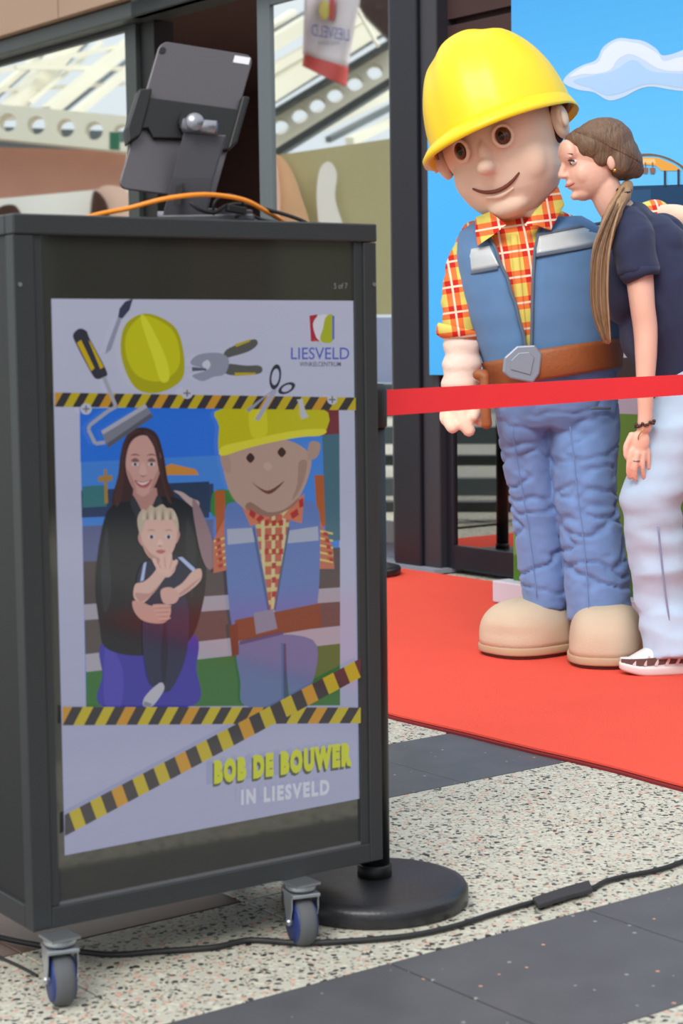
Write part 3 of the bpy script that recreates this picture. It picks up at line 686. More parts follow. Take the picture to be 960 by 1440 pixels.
def woman_p(A):
    hairc, skin_, sk2 = (66, 44, 46), (206, 160, 152), (184, 136, 130)
    A.poly(crv([(200, 601), (180, 610), (170, 636), (166, 668), (158, 700), (162, 722), (200, 716), (240, 716), (246, 700), (236, 676), (230, 640), (220, 610)]), hairc)
    A.poly(crv([(150, 900), (144, 950), (146, 994), (272, 992), (276, 940), (268, 890)]), (66, 62, 168)); A.poly(crv([(150, 905), (146, 950), (148, 992), (170, 992), (172, 940)]), (82, 76, 184))
    A.poly(crv([(186, 704), (155, 714), (142, 750), (134, 820), (140, 880), (150, 912), (200, 922), (262, 905), (285, 850), (290, 790), (284, 740), (266, 710), (235, 698)]), (30, 36, 44))
    A.poly(crv([(150, 740), (142, 800), (146, 860), (156, 840), (154, 790)]), (48, 54, 62)); A.poly(crv([(262, 730), (276, 770), (270, 840), (262, 800)]), (46, 50, 58))
    A.poly([(188, 686), (220, 686), (222, 700), (210, 716), (203, 728), (194, 714), (186, 700)], sk2)
    A.poly(crv([(186, 696), (196, 712), (203, 730), (198, 736), (184, 712)]), (52, 56, 66)); A.poly(crv([(222, 696), (214, 712), (204, 732), (210, 734), (228, 710)]), (52, 56, 66))
    A.poly(crv([(200, 612), (184, 622), (177, 646), (179, 668), (188, 688), (201, 698), (214, 688), (224, 666), (226, 642), (216, 620)]), skin_)
    A.poly(crv([(179, 660), (183, 678), (192, 692), (188, 676)]), sk2); A.poly(crv([(225, 655), (221, 674), (210, 692), (216, 674)]), sk2)
    A.poly(crv([(198, 606), (182, 616), (176, 640), (174, 680), (166, 712), (160, 700), (168, 660), (172, 626), (184, 606)]), (78, 52, 52)); A.poly(crv([(202, 606), (218, 616), (226, 644), (232, 682), (242, 708), (234, 700), (224, 664), (216, 628)]), (78, 52, 52))
    for ex in (190, 213):
        A.poly(crv([(ex-6, 648), (ex, 644), (ex+6, 648), (ex, 650)]), (130, 94, 92)); A.poly(crv([(ex-5, 653), (ex, 650), (ex+5, 653), (ex, 656)]), (214, 204, 210)); A.poly(crv([(ex-2.2, 653), (ex, 650.5), (ex+2.2, 653), (ex, 655.5)]), (52, 44, 56))
        A.poly(crv([(ex-7, 641), (ex, 638), (ex+7, 641), (ex, 640)]), (110, 76, 72))
    A.poly(crv([(199, 652), (203, 652), (207, 667), (201, 670), (196, 667)]), (216, 172, 164)); A.poly(crv([(196, 667), (201, 671), (207, 667), (201, 669)]), (160, 112, 108))
    A.poly(crv([(189, 675), (201, 678), (214, 674), (208, 684), (201, 686), (194, 683)]), (176, 96, 100)); A.poly(crv([(192, 677), (201, 679), (211, 676), (201, 682)]), (226, 216, 220))
    A.poly(crv([(244, 690), (252, 696), (262, 706), (276, 716), (280, 706), (268, 700), (256, 692)]), (188, 166, 164)); A.poly(crv([(270, 706), (280, 712), (296, 752), (304, 790), (292, 800), (280, 770)]), (150, 122, 132))
def child_p(A):
    sk, sd_ = (222, 182, 172), (196, 150, 142)
    A.poly(crv([(206, 840), (200, 900), (208, 956), (222, 968), (240, 970), (262, 920), (264, 850), (240, 828)]), (44, 50, 80)); A.poly(crv([(232, 870), (236, 920), (230, 964), (226, 920)]), (32, 36, 60))
    A.poly(crv([(205, 978), (225, 960), (231, 968), (222, 984), (212, 994), (201, 992)]), (190, 190, 204)); A.poly([(203, 986), (214, 990), (211, 994), (201, 993)], (140, 140, 156))
    A.poly(crv([(205, 790), (196, 800), (192, 822), (200, 846), (225, 852), (262, 836), (280, 808), (264, 786), (232, 780)]), (36, 42, 70))
    A.poly([(202, 792), (206, 790), (202, 816), (197, 818)], (180, 196, 240)); A.poly([(250, 784), (256, 783), (275, 800), (271, 804)], (180, 196, 240))
    A.poly(crv([(190, 822), (188, 840), (200, 848), (214, 836), (232, 812), (242, 800), (238, 790), (226, 792), (214, 808), (202, 818)]), sk); A.poly(crv([(190, 834), (198, 846), (214, 836), (226, 820), (210, 834)]), sd_)
    A.poly(crv([(282, 800), (282, 816), (262, 834), (244, 842), (236, 834), (256, 820), (270, 804)]), sk); A.poly(crv([(282, 812), (262, 832), (244, 841), (260, 828)]), sd_)
    A.poly(crv([(186, 846), (190, 862), (204, 874), (230, 876), (240, 862), (236, 850), (214, 852), (198, 846)]), (208, 160, 150))
    for k in range(4): A.poly(crv([(216+k*2, 850+k*6), (236+k, 850+k*6), (240-k, 853+k*6), (218+k*2, 855+k*6)]), (214, 168, 158)); A.poly([(218+k*2, 855+k*6), (238-k, 854+k*6), (238-k, 855+k*6), (218+k*2, 856+k*6)], (166, 118, 112))
    A.poly(crv([(226, 830), (240, 826), (252, 836), (246, 848), (230, 848)]), (216, 172, 162))
    A.poly(crv([(197, 748), (194, 758), (200, 768), (204, 760)]), sd_); A.poly(crv([(249, 744), (253, 752), (248, 764), (245, 756)]), sd_)
    A.poly(crv([(199, 735), (200, 764), (208, 782), (222, 791), (236, 786), (246, 768), (249, 748), (246, 728), (222, 718)]), sk); A.poly(crv([(200, 762), (209, 782), (222, 791), (236, 786), (224, 785), (210, 776)]), sd_)
    A.poly(crv([(196, 750), (193, 730), (200, 716), (206, 718), (212, 710), (218, 714), (228, 709), (234, 714), (243, 716), (250, 730), (251, 748), (246, 738), (240, 730), (228, 733), (214, 729), (204, 734), (200, 748)], 3), (196, 180, 160))
    for k in range(9): A.poly([(200+k*5.4, 731-abs(k-4)*.2), (202+k*5.4, 713+abs(k-4)*1.2), (203.5+k*5.4, 731)], (150, 132, 116) if k % 2 else (216, 202, 186))
    for ex in (213, 237):
        A.poly(crv([(ex-5, 755), (ex, 751.5), (ex+5, 755), (ex, 758)]), (216, 208, 216)); A.poly(crv([(ex-2.6, 755), (ex, 752), (ex+2.6, 755), (ex, 758)]), (52, 50, 74)); A.poly(crv([(ex-6, 747), (ex, 744), (ex+6, 747), (ex, 746)]), (176, 146, 130))
    A.poly(crv([(223, 760), (226, 758), (230, 766), (225, 768), (220, 766)]), (232, 194, 184)); A.poly([(221, 767), (229, 767), (225, 769)], (176, 124, 118)); A.poly(crv([(219, 775), (226, 773), (233, 775), (226, 779)]), (190, 108, 112))
    A.poly(crv([(222, 806), (220, 796), (232, 784), (246, 790), (246, 802), (236, 812)]), sk)
    for k, (tx_, ty_) in enumerate(((216, 786), (226, 780), (238, 780), (246, 788))): A.poly(crv([(224+k*4, 806), (tx_-2, ty_+2), (tx_+1, ty_-1), (tx_+4, ty_+2), (229+k*4, 806)]), (228, 188, 178)); A.poly([(229+k*4, 804), (tx_+4, ty_+4), (tx_+4.8, ty_+4), (230+k*4, 804)], (176, 126, 120))
part('printed_woman', woman_p); part('printed_child', child_p)
def builder_p(A):
    A.poly(crv([(340, 900), (338, 960), (344, 992), (398, 992), (402, 940), (410, 992), (436, 970), (440, 900)]), (104, 122, 168))
    A.poly([(300, 760), (316, 728), (330, 735), (326, 800), (300, 806)], (196, 110, 84)); A.poly([(448, 728), (468, 770), (470, 800), (446, 800)], (196, 110, 84))
    for k in range(5):
        A.poly([(300+k*2, 760+k*9), (326, 752+k*9), (326, 755+k*9), (300+k*2, 763+k*9)], (216, 196, 110)); A.poly([(448, 745+k*10), (468, 749+k*10), (468, 752+k*10), (448, 748+k*10)], (216, 196, 110))
    A.poly([(340, 712), (424, 704), (420, 860), (360, 866)], (190, 96, 76))
    for k in range(8): A.poly([(345, 720+k*18), (420, 716+k*18), (420, 722+k*18), (345, 726+k*18)], (204, 190, 120))
    for k in range(5): A.poly([(352+k*15, 716), (357+k*15, 716), (360+k*13, 862), (355+k*13, 862)], (212, 196, 150))
    A.poly(crv([(316, 720), (330, 706), (352, 712), (366, 780), (376, 860), (340, 884), (326, 880), (318, 800)], 4), (96, 124, 190))
    A.poly(crv([(420, 702), (446, 712), (450, 760), (446, 850), (430, 868), (386, 868), (400, 780), (410, 715)], 4), (96, 124, 190))
    A.poly([(319, 744), (356, 742), (360, 762), (320, 766)], (168, 176, 200)); A.poly([(406, 746), (447, 740), (448, 760), (404, 764)], (168, 176, 200))
    A.poly([(330, 872), (450, 848), (452, 882), (332, 902)], (124, 78, 56)); A.poly([(356, 862), (384, 856), (390, 884), (360, 892)], (132, 142, 166))
    A.poly([(322, 880), (334, 876), (336, 920), (326, 924)], (110, 66, 48))
    A.poly([(340, 712), (352, 706), (380, 728), (352, 740)], (206, 120, 90)); A.poly([(428, 694), (420, 700), (396, 728), (424, 736)], (206, 120, 90))
    A.poly(crv([(315, 642), (322, 690), (345, 716), (380, 726), (410, 712), (430, 680), (436, 640), (400, 618), (350, 622)]), (184, 154, 142))
    A.poly(crv([(310, 640), (314, 660), (324, 664), (322, 640)]), (176, 146, 134)); A.poly(crv([(436, 622), (432, 646), (446, 642), (450, 624)]), (176, 146, 134))
    A.poly(crv([(310, 640), (308, 600), (312, 575), (450, 573), (455, 610), (420, 614), (380, 622), (345, 630)], 4), (196, 190, 22))
    for ex, ey in ((352, 644), (396, 636)): A.poly(crv([(ex-6, ey), (ex, ey-7), (ex+6, ey), (ex, ey+7)]), (66, 44, 40))
    A.poly(crv([(370, 654), (377, 650), (383, 656), (376, 662)]), (196, 166, 154))
    A.poly(crv([(354, 678), (376, 690), (400, 676), (378, 695)]), (110, 66, 62))
def builder_more(A):
    A.poly(crv([(312, 628), (345, 620), (385, 611), (420, 605), (455, 603), (455, 611), (420, 615), (382, 622), (345, 631), (311, 641)], 3), (222, 214, 60))
    A.poly(crv([(352, 575), (372, 574), (376, 596), (374, 612), (356, 616), (350, 596)], 3), (212, 206, 40))
    A.poly(crv([(346, 716), (380, 727), (412, 712), (420, 700), (400, 716), (376, 720), (352, 706)], 3), (150, 112, 100))
    A.poly(crv([(420, 650), (432, 650), (424, 684), (410, 704), (418, 680)], 3), (164, 132, 120))
    for x0, y0, x1, y1 in ((356, 742, 378, 858), (406, 742, 386, 858)): A.poly([(x0-1.5, y0), (x0+1.5, y0), (x1+1.5, y1), (x1-1.5, y1)], (72, 92, 130))
    for k in range(6):
        for j in (range(3) if k < 3 else (1,)): A.poly([(372+j*10, 732+k*20), (378+j*10, 731+k*20), (378+j*10, 739+k*20), (372+j*10, 740+k*20)], (176, 44, 48))
    for k in range(5): A.poly([(304+k, 758+k*9), (310+k, 756+k*9), (310+k, 761+k*9), (304+k, 763+k*9)], (176, 44, 48)); A.poly([(455+k*2, 748+k*9), (461+k*2, 749+k*9), (461+k*2, 754+k*9), (455+k*2, 753+k*9)], (176, 44, 48))
    for p in ([(352, 716), (360, 722), (357, 730), (350, 724)], [(366, 724), (372, 728), (364, 735), (360, 730)], [(408, 722), (418, 715), (420, 724), (411, 730)], [(420, 704), (426, 700), (427, 712), (421, 714)]): A.poly(p, (176, 44, 48))
    A.poly([(398, 905), (402, 905), (404, 990), (399, 990)], (66, 80, 118))
    A.poly([(336, 902), (398, 888), (398, 892), (337, 907)], (70, 84, 124))
part('printed_worker', builder_p); part('printed_worker_detail', builder_more)
def tape(A, a, b, w0, w1, n, yel=(196, 178, 40), slant=.5):
    """hazard tape from a to b (centre line) with slanted black stripes"""
    a = Vector(a); b = Vector(b); d = b-a; L = d.length; d.normalize(); p = Vector((0, 1))
    A.k += 1; ly = A.k
    def pt(u, v, l):
        wd = (w0+(w1-w0)*u)/2; q = a+d*(L*u)+p*(wd*v); return spx(q.x, q.y, l)
    A.mb.add([pt(0, -1, ly), pt(1, -1, ly), pt(1, 1, ly), pt(0, 1, ly)], [(0, 1, 2, 3)], (58, 54, 60)); A.k += 1; ly = A.k
    for k in range(n+2):
        u0 = (k-.5)/n; u1 = u0+.5/n; s_ = slant/n
        c = [(u0+s_, -1), (u1+s_, -1), (u1, 1), (u0, 1)]; c = [(min(1, max(0, u)), v) for u, v in c]
        A.mb.add([pt(u, v, ly) for u, v in c], [(0, 1, 2, 3)], yel if k % 3 else (204, 150, 44))
def tapes(A):
    tape(A, (77, 562), (500, 568), 20, 18, 17, (196, 176, 36), .45)
part('hazard_tape', lambda A: tape(A, (77, 562), (500, 568), 20, 18, 17, (196, 176, 36), .45))
part('hazard_tape', lambda A: tape(A, (88, 1007), (507, 1006), 26, 22, 14, (198, 180, 44), .45))
part('hazard_tape', lambda A: tape(A, (91, 1161), (507, 939), 30, 27, 14, (196, 176, 44), -.3))
def tools(A):
    A.poly(crv([(118, 575), (176, 545), (182, 530)], 1), (150, 152, 170))
def roller(A):
    ln = lambda p0, p1, wd, c: A.poly([(p0[0]-(p1[1]-p0[1])/math.dist(p0, p1)*wd, p0[1]+(p1[0]-p0[0])/math.dist(p0, p1)*wd), (p1[0]-(p1[1]-p0[1])/math.dist(p0, p1)*wd, p1[1]+(p1[0]-p0[0])/math.dist(p0, p1)*wd), (p1[0]+(p1[1]-p0[1])/math.dist(p0, p1)*wd, p1[1]-(p1[0]-p0[0])/math.dist(p0, p1)*wd), (p0[0]+(p1[1]-p0[1])/math.dist(p0, p1)*wd, p0[1]-(p1[0]-p0[0])/math.dist(p0, p1)*wd)], c)
    pts = [(146, 530), (163, 572), (152, 578), (126, 598), (124, 604), (134, 624), (148, 622)]
    for a, b in zip(pts, pts[1:]): ln(a, b, 2.6, (168, 170, 186))
    A.poly(crv([(103, 470), (112, 462), (122, 466), (126, 476), (150, 522), (146, 530), (136, 533), (128, 524), (106, 482)], 4), (56, 56, 70))
    A.poly([(108, 482), (114, 478), (133, 518), (128, 522)], (206, 176, 28)); A.poly([(124, 478), (128, 482), (146, 516), (141, 519)], (206, 176, 28))
    A.poly([(142, 606), (204, 568), (216, 586), (152, 630)], (128, 130, 146)); A.poly([(142, 606), (204, 568), (207, 573), (145, 611)], (176, 178, 196)); A.poly([(150, 624), (212, 581), (216, 586), (152, 630)], (92, 94, 108))
part('paint_roller_graphic', roller)
def screwdriver(A):
    A.poly([(176, 424), (187, 420), (182, 436), (172, 448), (166, 446), (168, 434)], (62, 66, 90)); A.poly([(166, 446), (171, 448), (156, 492), (148, 498), (150, 488)], (152, 156, 178))
part('screwdriver_graphic', screwdriver)
def hathelm(A):
    A.poly(crv([(208, 441), (180, 452), (170, 478), (173, 512), (190, 545), (214, 553), (240, 546), (258, 528), (257, 490), (244, 458)]), (176, 172, 22))
    A.poly(crv([(206, 444), (186, 456), (176, 478), (180, 508), (196, 530), (226, 536), (250, 518), (252, 490), (240, 462)]), (204, 202, 24))
    A.poly(crv([(198, 450), (206, 448), (232, 500), (238, 532), (226, 536), (216, 506)]), (222, 222, 52))
part('safety_helmet_graphic', hathelm)
def pliers(A):
    A.poly(crv([(318, 492), (340, 482), (358, 477), (362, 484), (350, 494), (324, 502), (314, 504)], 4), (92, 94, 92)); A.poly([(330, 484), (352, 477), (352, 480), (332, 488)], (188, 168, 40))
    A.poly(crv([(318, 512), (345, 514), (364, 514), (369, 520), (362, 526), (330, 528), (316, 524)], 4), (92, 94, 92)); A.poly([(330, 524), (360, 524), (358, 527), (330, 529)], (188, 168, 40))
    A.poly(crv([(268, 512), (276, 500), (296, 496), (314, 498), (322, 508), (316, 526), (300, 530), (284, 536), (270, 528), (290, 520)], 4), (148, 152, 172))
    A.poly(crv([(284, 512), (292, 506), (296, 514), (290, 520)], 4), (206, 208, 226)); A.poly([(270, 516), (290, 518), (290, 521), (270, 522)], (92, 94, 112))
part('pliers_graphic', pliers)
def scissors(A):
    def ring(c, a, b, rot, wd, col):
        n = 20; o_ = []; i_ = []
        for k in range(n):
            an = 2*PI*k/n
            for lst, f in ((o_, 1), (i_, 1-wd)):
                x, y = a*f*math.cos(an), b*f*math.sin(an); lst.append((c[0]+x*math.cos(rot)-y*math.sin(rot), c[1]+x*math.sin(rot)+y*math.cos(rot)))
        A.k += 1
        for k in range(n): A.mb.add([spx(*p, A.k) for p in (o_[k], o_[(k+1) % n], i_[(k+1) % n], i_[k])], [(0, 1, 2, 3)], col)
    A.poly([(384, 545), (390, 549), (364, 592), (358, 590)], (170, 172, 190)); A.poly([(388, 545), (382, 550), (350, 580), (346, 576)], (150, 152, 172))
    ring((387, 530), 8, 18, .15, .35, (50, 52, 66)); ring((403, 546), 7, 13, 1.1, .4, (50, 52, 66))
part('scissors_graphic', scissors)
def screwdraw(cx, cy, r_):
    def f(A):
        A.poly([(cx+r_*math.cos(k*PI/8), cy+r_*math.sin(k*PI/8)) for k in range(16)], (196, 198, 214))
        A.poly([(cx-5, cy-1), (cx+5, cy-1), (cx+5, cy+1), (cx-5, cy+1)], (104, 104, 120)); A.poly([(cx-1, cy-5), (cx+1, cy-5), (cx+1, cy+5), (cx-1, cy+5)], (104, 104, 120))
    return f
for a_ in ((121, 575, 8), (263, 553, 8), (467, 562, 7)): part('screw_graphic', screwdraw(*a_))
part('bolt_graphic', lambda A: A.poly([(417, 562), (426, 561), (426, 566), (430, 580), (434, 586), (424, 590), (422, 582), (420, 567)], (190, 192, 206)))
def logo(A):
    A.poly([(435, 444), (446, 442), (444, 452), (444, 474), (449, 480), (437, 480)], (178, 40, 60))
    A.poly(crv([(440, 456), (448, 444), (462, 444), (464, 460), (458, 476), (446, 476)]), (222, 220, 234))
    A.poly(crv([(458, 446), (468, 444), (468, 478), (456, 482), (450, 476), (454, 462)]), (176, 184, 42))
    A.poly([(467, 444), (470, 444), (470, 477), (467, 478)], (98, 110, 196)); A.poly([(436, 476), (446, 479), (452, 486), (446, 480)], (206, 120, 60))
part('centre_emblem', logo)
def stext(name, body, cx, cy, hgt, wid, col, bold=0.0, slope=0.0, shear=0.0, dx=0, dy=0, spacing=1.0, k=0):
    tmp = text_mb(body, 1, lambda x, y: Vector((x, y, 0)), col, bold, 1, spacing)
    xs = [v.x for v in tmp.v]; ys = [v.y for v in tmp.v]; x0, x1, y0, y1 = min(xs), max(xs), min(ys), max(ys)
    LV[0] += 1; q = MB()
    def pl(v):
        u = (v.x-(x0+x1)/2)/(x1-x0); w_ = (v.y-(y0+y1)/2)/(y1-y0)
        return spx(cx+dx+u*wid, cy+dy-w_*hgt+u*wid*slope, LV[0]+k)
    q.add([pl(v) for v in tmp.v], tmp.f, col); q.c = [col]*len(q.f)
    return obj(name, q, 'screen', glass)
stext('logo_lettering', 'LIESVELD', 450, 497, 17, 82, (84, 100, 196), .008)
stext('logo_lettering', 'WINKELCENTRUM', 450, 512, 6.5, 58, (66, 62, 80), .004)
stext('title_lettering', 'BOB DE BOUWER', 398, 1073, 34, 194, (84, 88, 70), .10, -.135, dx=-2, dy=4, spacing=1.3)
stext('title_lettering', 'BOB DE BOUWER', 398, 1073, 34, 194, (206, 212, 44), .085, -.135, spacing=1.3)
stext('subtitle_lettering', 'IN LIESVELD', 401, 1114, 22, 124, (212, 214, 230), .05, -.12, spacing=1.3)
stext('counter_lettering', '5 of 7', 479, 402, 8, 19, (150, 148, 150))
# casters
def caster(parent, c, axis, fwd):
    r_ = .045; cc = Vector((c[0], c[1], r_))
    cas = empty('caster', Vector((0, 0, 0)))
    cas.parent = parent
    q = MB(); q.lathe([(.02, -.017), (.038, -.017), (.043, -.014), (.0455, -.007), (.0455, .007), (.043, .014), (.038, .017), (.02, .017)], cc, axis, 36); obj('tyre', q, 'rubber', cas, True)
    q = MB(); q.lathe([(.008, -.0195), (.037, -.0195), (.039, -.0165), (.039, .0165), (.037, .0195), (.008, .0195)], cc, axis, 30); obj('rim', q, 'blue_plastic', cas, True)
    q = MB()
    for s_ in (-1, 1):
        o_ = cc+axis*(.024*s_); prof = [(-.022, .052), (.022, .052), (.020, .03), (.007, -.004), (0, -.008), (-.009, -.004), (-.022, .03)]
        q.prism([o_+fwd*a+Z3*b for a, b in prof], axis*(.0025*s_))
    q.box(cc+Z3*.053, axis, fwd, Z3, .0265, .03, .003); obj('fork', q, 'zinc', cas, bevel=.001)
    q = MB(); q.lathe([(.006, -.029), (.006, .029)], cc, axis, 12); obj('axle', q, 'zinc', cas)
    q = MB(); q.lathe([(.024, .058), (.028, .062), (.028, .068)], Vector((cc.x, cc.y, r_)) , Z3, 24); q.box(Vector((cc.x, cc.y, KZ0-.0022)), EK, NK, Z3, .026, .026, .002); obj('top_plate', q, 'zinc', cas)
    return cas
def cpos(x, y): g = ground(x, y); return (g.x, g.y+.02)
axw = Vector((.93, .36, 0)).normalized(); fww = Vector((-axw.y, axw.x, 0))
caster(kio, cpos(84, 1418), axw, fww); caster(kio, cpos(424, 1333), axw, fww)
for s_ in (.06, KW-.1):
    p = K(s_, -KD+.06, 0); caster(kio, (p.x, p.y), axw, fww)
# ================================================================== TABLET AND STAND
TZ = KZ1
def tp_(x, y, Y=3.30): return at(x, y, Y)
# tablet plane: portrait slab seen from behind, leaning back
tc0, tc1, tc2 = at(226, 57, 3.36), at(357, 78, 3.42), at(166, 264, 3.28)
ex = (tc1-tc0); ey = (tc2-tc0); ez = ex.cross(ey).normalized()
if ez.y > 0: ez = -ez
tab = empty('tablet', (tc0+tc1+tc2)/3, 'grey tablet computer held upright above the kiosk, seen from behind', 'tablet')
def rr(u0, u1, v0, v1, r_u, r_v, n=6):
    out = []
    for cx, cy, a0 in ((u1-r_u, v0+r_v, -PI/2), (u1-r_u, v1-r_v, 0), (u0+r_u, v1-r_v, PI/2), (u0+r_u, v0+r_v, PI)):
        for k in range(n+1):
            a = a0+k*PI/2/n; out.append((cx+r_u*math.cos(a), cy+r_v*math.sin(a)))
    return out
def tpt(u, v, d=0.0): return tc0+ex*u+ey*v+ez*d
q = MB(); q.prism([tpt(u, v, 0) for u, v in rr(0, 1, 0, 1, .09, .06)], -ez*.0075); obj('casing', q, 'tablet', tab, bevel=.0015)
q = MB(); q.prism([tpt(.045+.035*math.cos(a*PI/8), .035+.022*math.sin(a*PI/8)+.03) for a in range(16)], ez*.002); obj('camera_lens', q, 'black', tab)
q = MB(); q.prism([tpt(u, v, 0) for u, v in [(.80, .02), (.97, .02), (.97, .068), (.80, .068)]], ez*.0006); obj('label_sticker', q, 'white', tab)
st = empty('tablet_stand', Vector((tp_(300, 300, 3.28).x, 3.33, TZ)), 'grey desk stand with black clamp gripping the tablet', 'tablet stand')
def flat(pts, Y0, th, Y1=None):
    q = MB(); ys = [p[2] if len(p) > 2 else Y0 for p in pts]; q.prism([at(p[0], p[1], yy) for p, yy in zip(pts, ys)], Y3*th); return q
q = MB(); q.prism([tpt(u, v, .002) for u, v in [(-.03, .40), (1.03, .39), (1.02, .66), (.80, .70), (.72, .62), (.2, .66), (.12, .6), (-.02, .62)]], ez*.010); obj('clamp_body', q, 'black', st, bevel=.002)
q = MB(); q.prism([tpt(u, v, -.014) for u, v in [(-.09, .36), (.04, .34), (.05, .42), (.06, .66), (-.04, .72), (-.10, .62)]], ez*.03); obj('clamp_jaw', q, 'black', st, bevel=.003)
q = MB(); q.prism([tpt(u, v, -.014) for u, v in [(.98, .30), (1.06, .30), (1.06, .62), (.98, .68)]], ez*.03); obj('clamp_jaw', q, 'black', st, bevel=.003)
ctr = tpt(.56, .52, .012)
q = MB(); q.prism([ctr+ (ex.normalized()*.03*math.cos(a*PI/10)+ey.normalized()*.03*math.sin(a*PI/10)) for a in range(20)], ez*.012); obj('ball_plate', q, 'black', st)
q = MB(); q.tube([at(258, 176, 3.27), at(304, 180, 3.26)], .0125, 20, True, 1); q.lathe([(.0, .006), (.014, .006), (.017, 0), (.014, -.006)], at(274, 172, 3.255), Vector((.2, -1, .1)), 20); obj('hinge', q, 'silver', st, True)
q = flat([(258, 186, 3.275), (318, 190, 3.275), (300, 250, 3.28), (290, 305, 3.29), (228, 305, 3.29), (242, 250, 3.28)], 3.3, .012); obj('arm_plate', q, 'stand', st, bevel=.002)
q = flat([(248, 262), (258, 258), (254, 288), (244, 288)], 3.268, .006); obj('cable_slot', q, 'black', st)
bc = at(292, 300, 3.33)
q = MB(); q.box(Vector((bc.x, 3.35, TZ+.006)), X3, Y3, Z3, .085, .07, .006); obj('base_plate', q, 'stand', st, bevel=.003)
q = MB(); q.tube([at(222, 306, 3.31), at(270, 306, 3.31)], .011, 16, True, 1); obj('lower_hinge', q, 'silver', st, True)
for p in (q.v): pass
q = MB(); c_ = K(.49, -.16, TZ+.016); q.box(c_, EK, NK, Z3, .055, .02, .014); o = obj('power_hub', q, 'tabdark', bevel=.003); tag(o, 'small grey power hub box on the kiosk top beside the tablet stand', 'hub')
# cables on top
def cable(name, pts, r_, m, label, cat, parent=None, grp=None):
    q = MB(); q.tube(pts, r_, 10, True, 8); o = obj(name, q, m, None, True); return tag(o, label, cat, grp)
q = [at(100, 312, 3.14), at(140, 301, 3.16), at(180, 293, 3.18), at(230, 280, 3.18), at(275, 274, 3.20), at(310, 275, 3.24), at(345, 282, 3.28), at(372, 296, 3.32), at(400, 312, 3.38)]
cable('orange_cable', q, .0042, 'orange', 'orange cable arching over the kiosk top', 'cable')
cable('black_cable', [at(268, 285, 3.22), at(280, 294, 3.22), at(300, 299, 3.25), at(318, 290, 3.27), at(345, 288, 3.30), at(395, 300, 3.34), at(428, 312, 3.36), at(438, 322, 3.38)], .0036, 'cord', 'black cable trailing from the stand to the right edge of the kiosk top', 'cable')
cable('black_cable', [at(330, 305, 3.28), at(352, 302, 3.29), at(366, 308, 3.31), at(400, 314, 3.33), at(425, 318, 3.35)], .0028, 'cord', 'short lower black cable lying flat on the kiosk top', 'cable')
cable('black_cable', [at(300, 302, 3.26), at(302, 284, 3.25), at(318, 274, 3.27), at(336, 279, 3.28), at(342, 290, 3.29), at(330, 298, 3.29)], .0025, 'cord', 'small loop of thin black cable beside the tablet stand', 'cable')
q = MB(); q.beam(at(318, 292, 3.25), at(345, 297, 3.27), .014, .012); o = obj('cable_plug', q, 'black', bevel=.002); tag(o, 'black plug block lying among the cables on the kiosk', 'plug')
# ================================================================== STANCHIONS AND BELT
def stanchion(g, label):
    r = empty('stanchion_post', g, label, 'barrier post', 'barrier posts holding the red belt')
    q = MB(); q.lathe([(.0, 0), (.176, 0), (.183, .006), (.183, .030), (.178, .038), (.16, .043), (.06, .05), (.045, .053), (0, .053)], g, Z3, 64); obj('base', q, 'blackrub', r, True)
    q = MB(); q.lathe([(.034, .045), (.034, .075), (.031, .078), (.0, .078)], g, Z3, 32); obj('collar', q, 'black', r, True)
    q = MB(); q.lathe([(.0, .07), (.030, .07), (.030, .93), (0, .93)], g, Z3, 32); obj('pole', q, 'black', r, True)
    q = MB(); q.lathe([(.0, .93), (.033, .93), (.034, .935), (.034, 1.0), (.028, 1.012), (0, 1.014)], g, Z3, 32); obj('belt_head', q, 'black', r, True)
    return r
G1 = ground(527, 1268); G1.z = 0
s1 = stanchion(G1, 'black stanchion with round weighted base standing behind the kiosk')
G2 = ground(508, 812); G2.z = 0.014
s2 = stanchion(G2, 'farther black stanchion on the carpet, mostly hidden behind the kiosk')
A1 = at(540, 566.5, 3.66); A2 = at(960, 541, 4.62); dv = (A2-A1); bz = .0255
q = MB(); rows = []
s0_ = -.06; e_ = 1.9
for zz_ in (-1, 1):
    rows.append([A1+dv*(s0_+(e_-s0_)*k/40) + Vector((.004*math.sin(k*.7), 0, bz*zz_*(1-.0*k) - .0)) for k in range(41)])
q.grid(rows); o = obj('barrier_belt', q, 'ribbon', None, False, solid=.002, soff=0); tag(o, 'red webbing barrier belt stretched across in front of the two figures', 'belt')
G3 = A1+dv*1.93; G3.z = 0
s3 = stanchion(Vector((G3.x, G3.y, .014)), 'stanchion outside the right edge that holds the far end of the red belt')
# ================================================================== FLOOR CABLE
pts = [(-60, 1300), (0, 1318), (60, 1330), (150, 1342), (220, 1338), (300, 1332), (352, 1322), (425, 1326), (510, 1322), (580, 1315), (640, 1302), (690, 1286), (745, 1270), (780, 1262), (830, 1250), (850, 1240), (880, 1232), (930, 1222), (1000, 1200), (1150, 1175), (1350, 1150)]
P_ = [ground(x, y, .007) for x, y in pts]
q = MB(); q.tube(P_, .0054, 10, True, 6); o = obj('floor_cable', q, 'cord', None, True); tag(o, 'long black power cable running across the tiles past the kiosk wheels', 'cable')
q = MB(); tpz = [(750, 1271), (826, 1245), (834, 1256), (756, 1280)]
q.prism([ground(x, y, .0075) for x, y in [(748, 1268), (790, 1254), (828, 1243), (833, 1256), (795, 1266), (757, 1279)]], Z3*.009); o = obj('gaffer_tape', q, mat('dark grey tape', (48, 46, 50), .7), bevel=.002); tag(o, 'short strip of dark tape holding the floor cable down', 'tape')
cable('thin_cord', [ground(-30, 1330, .004), ground(0, 1346, .004), ground(30, 1360, .004), ground(52, 1372, .004)], .003, 'cord', 'thin black cord on the floor left of the front caster', 'cord')
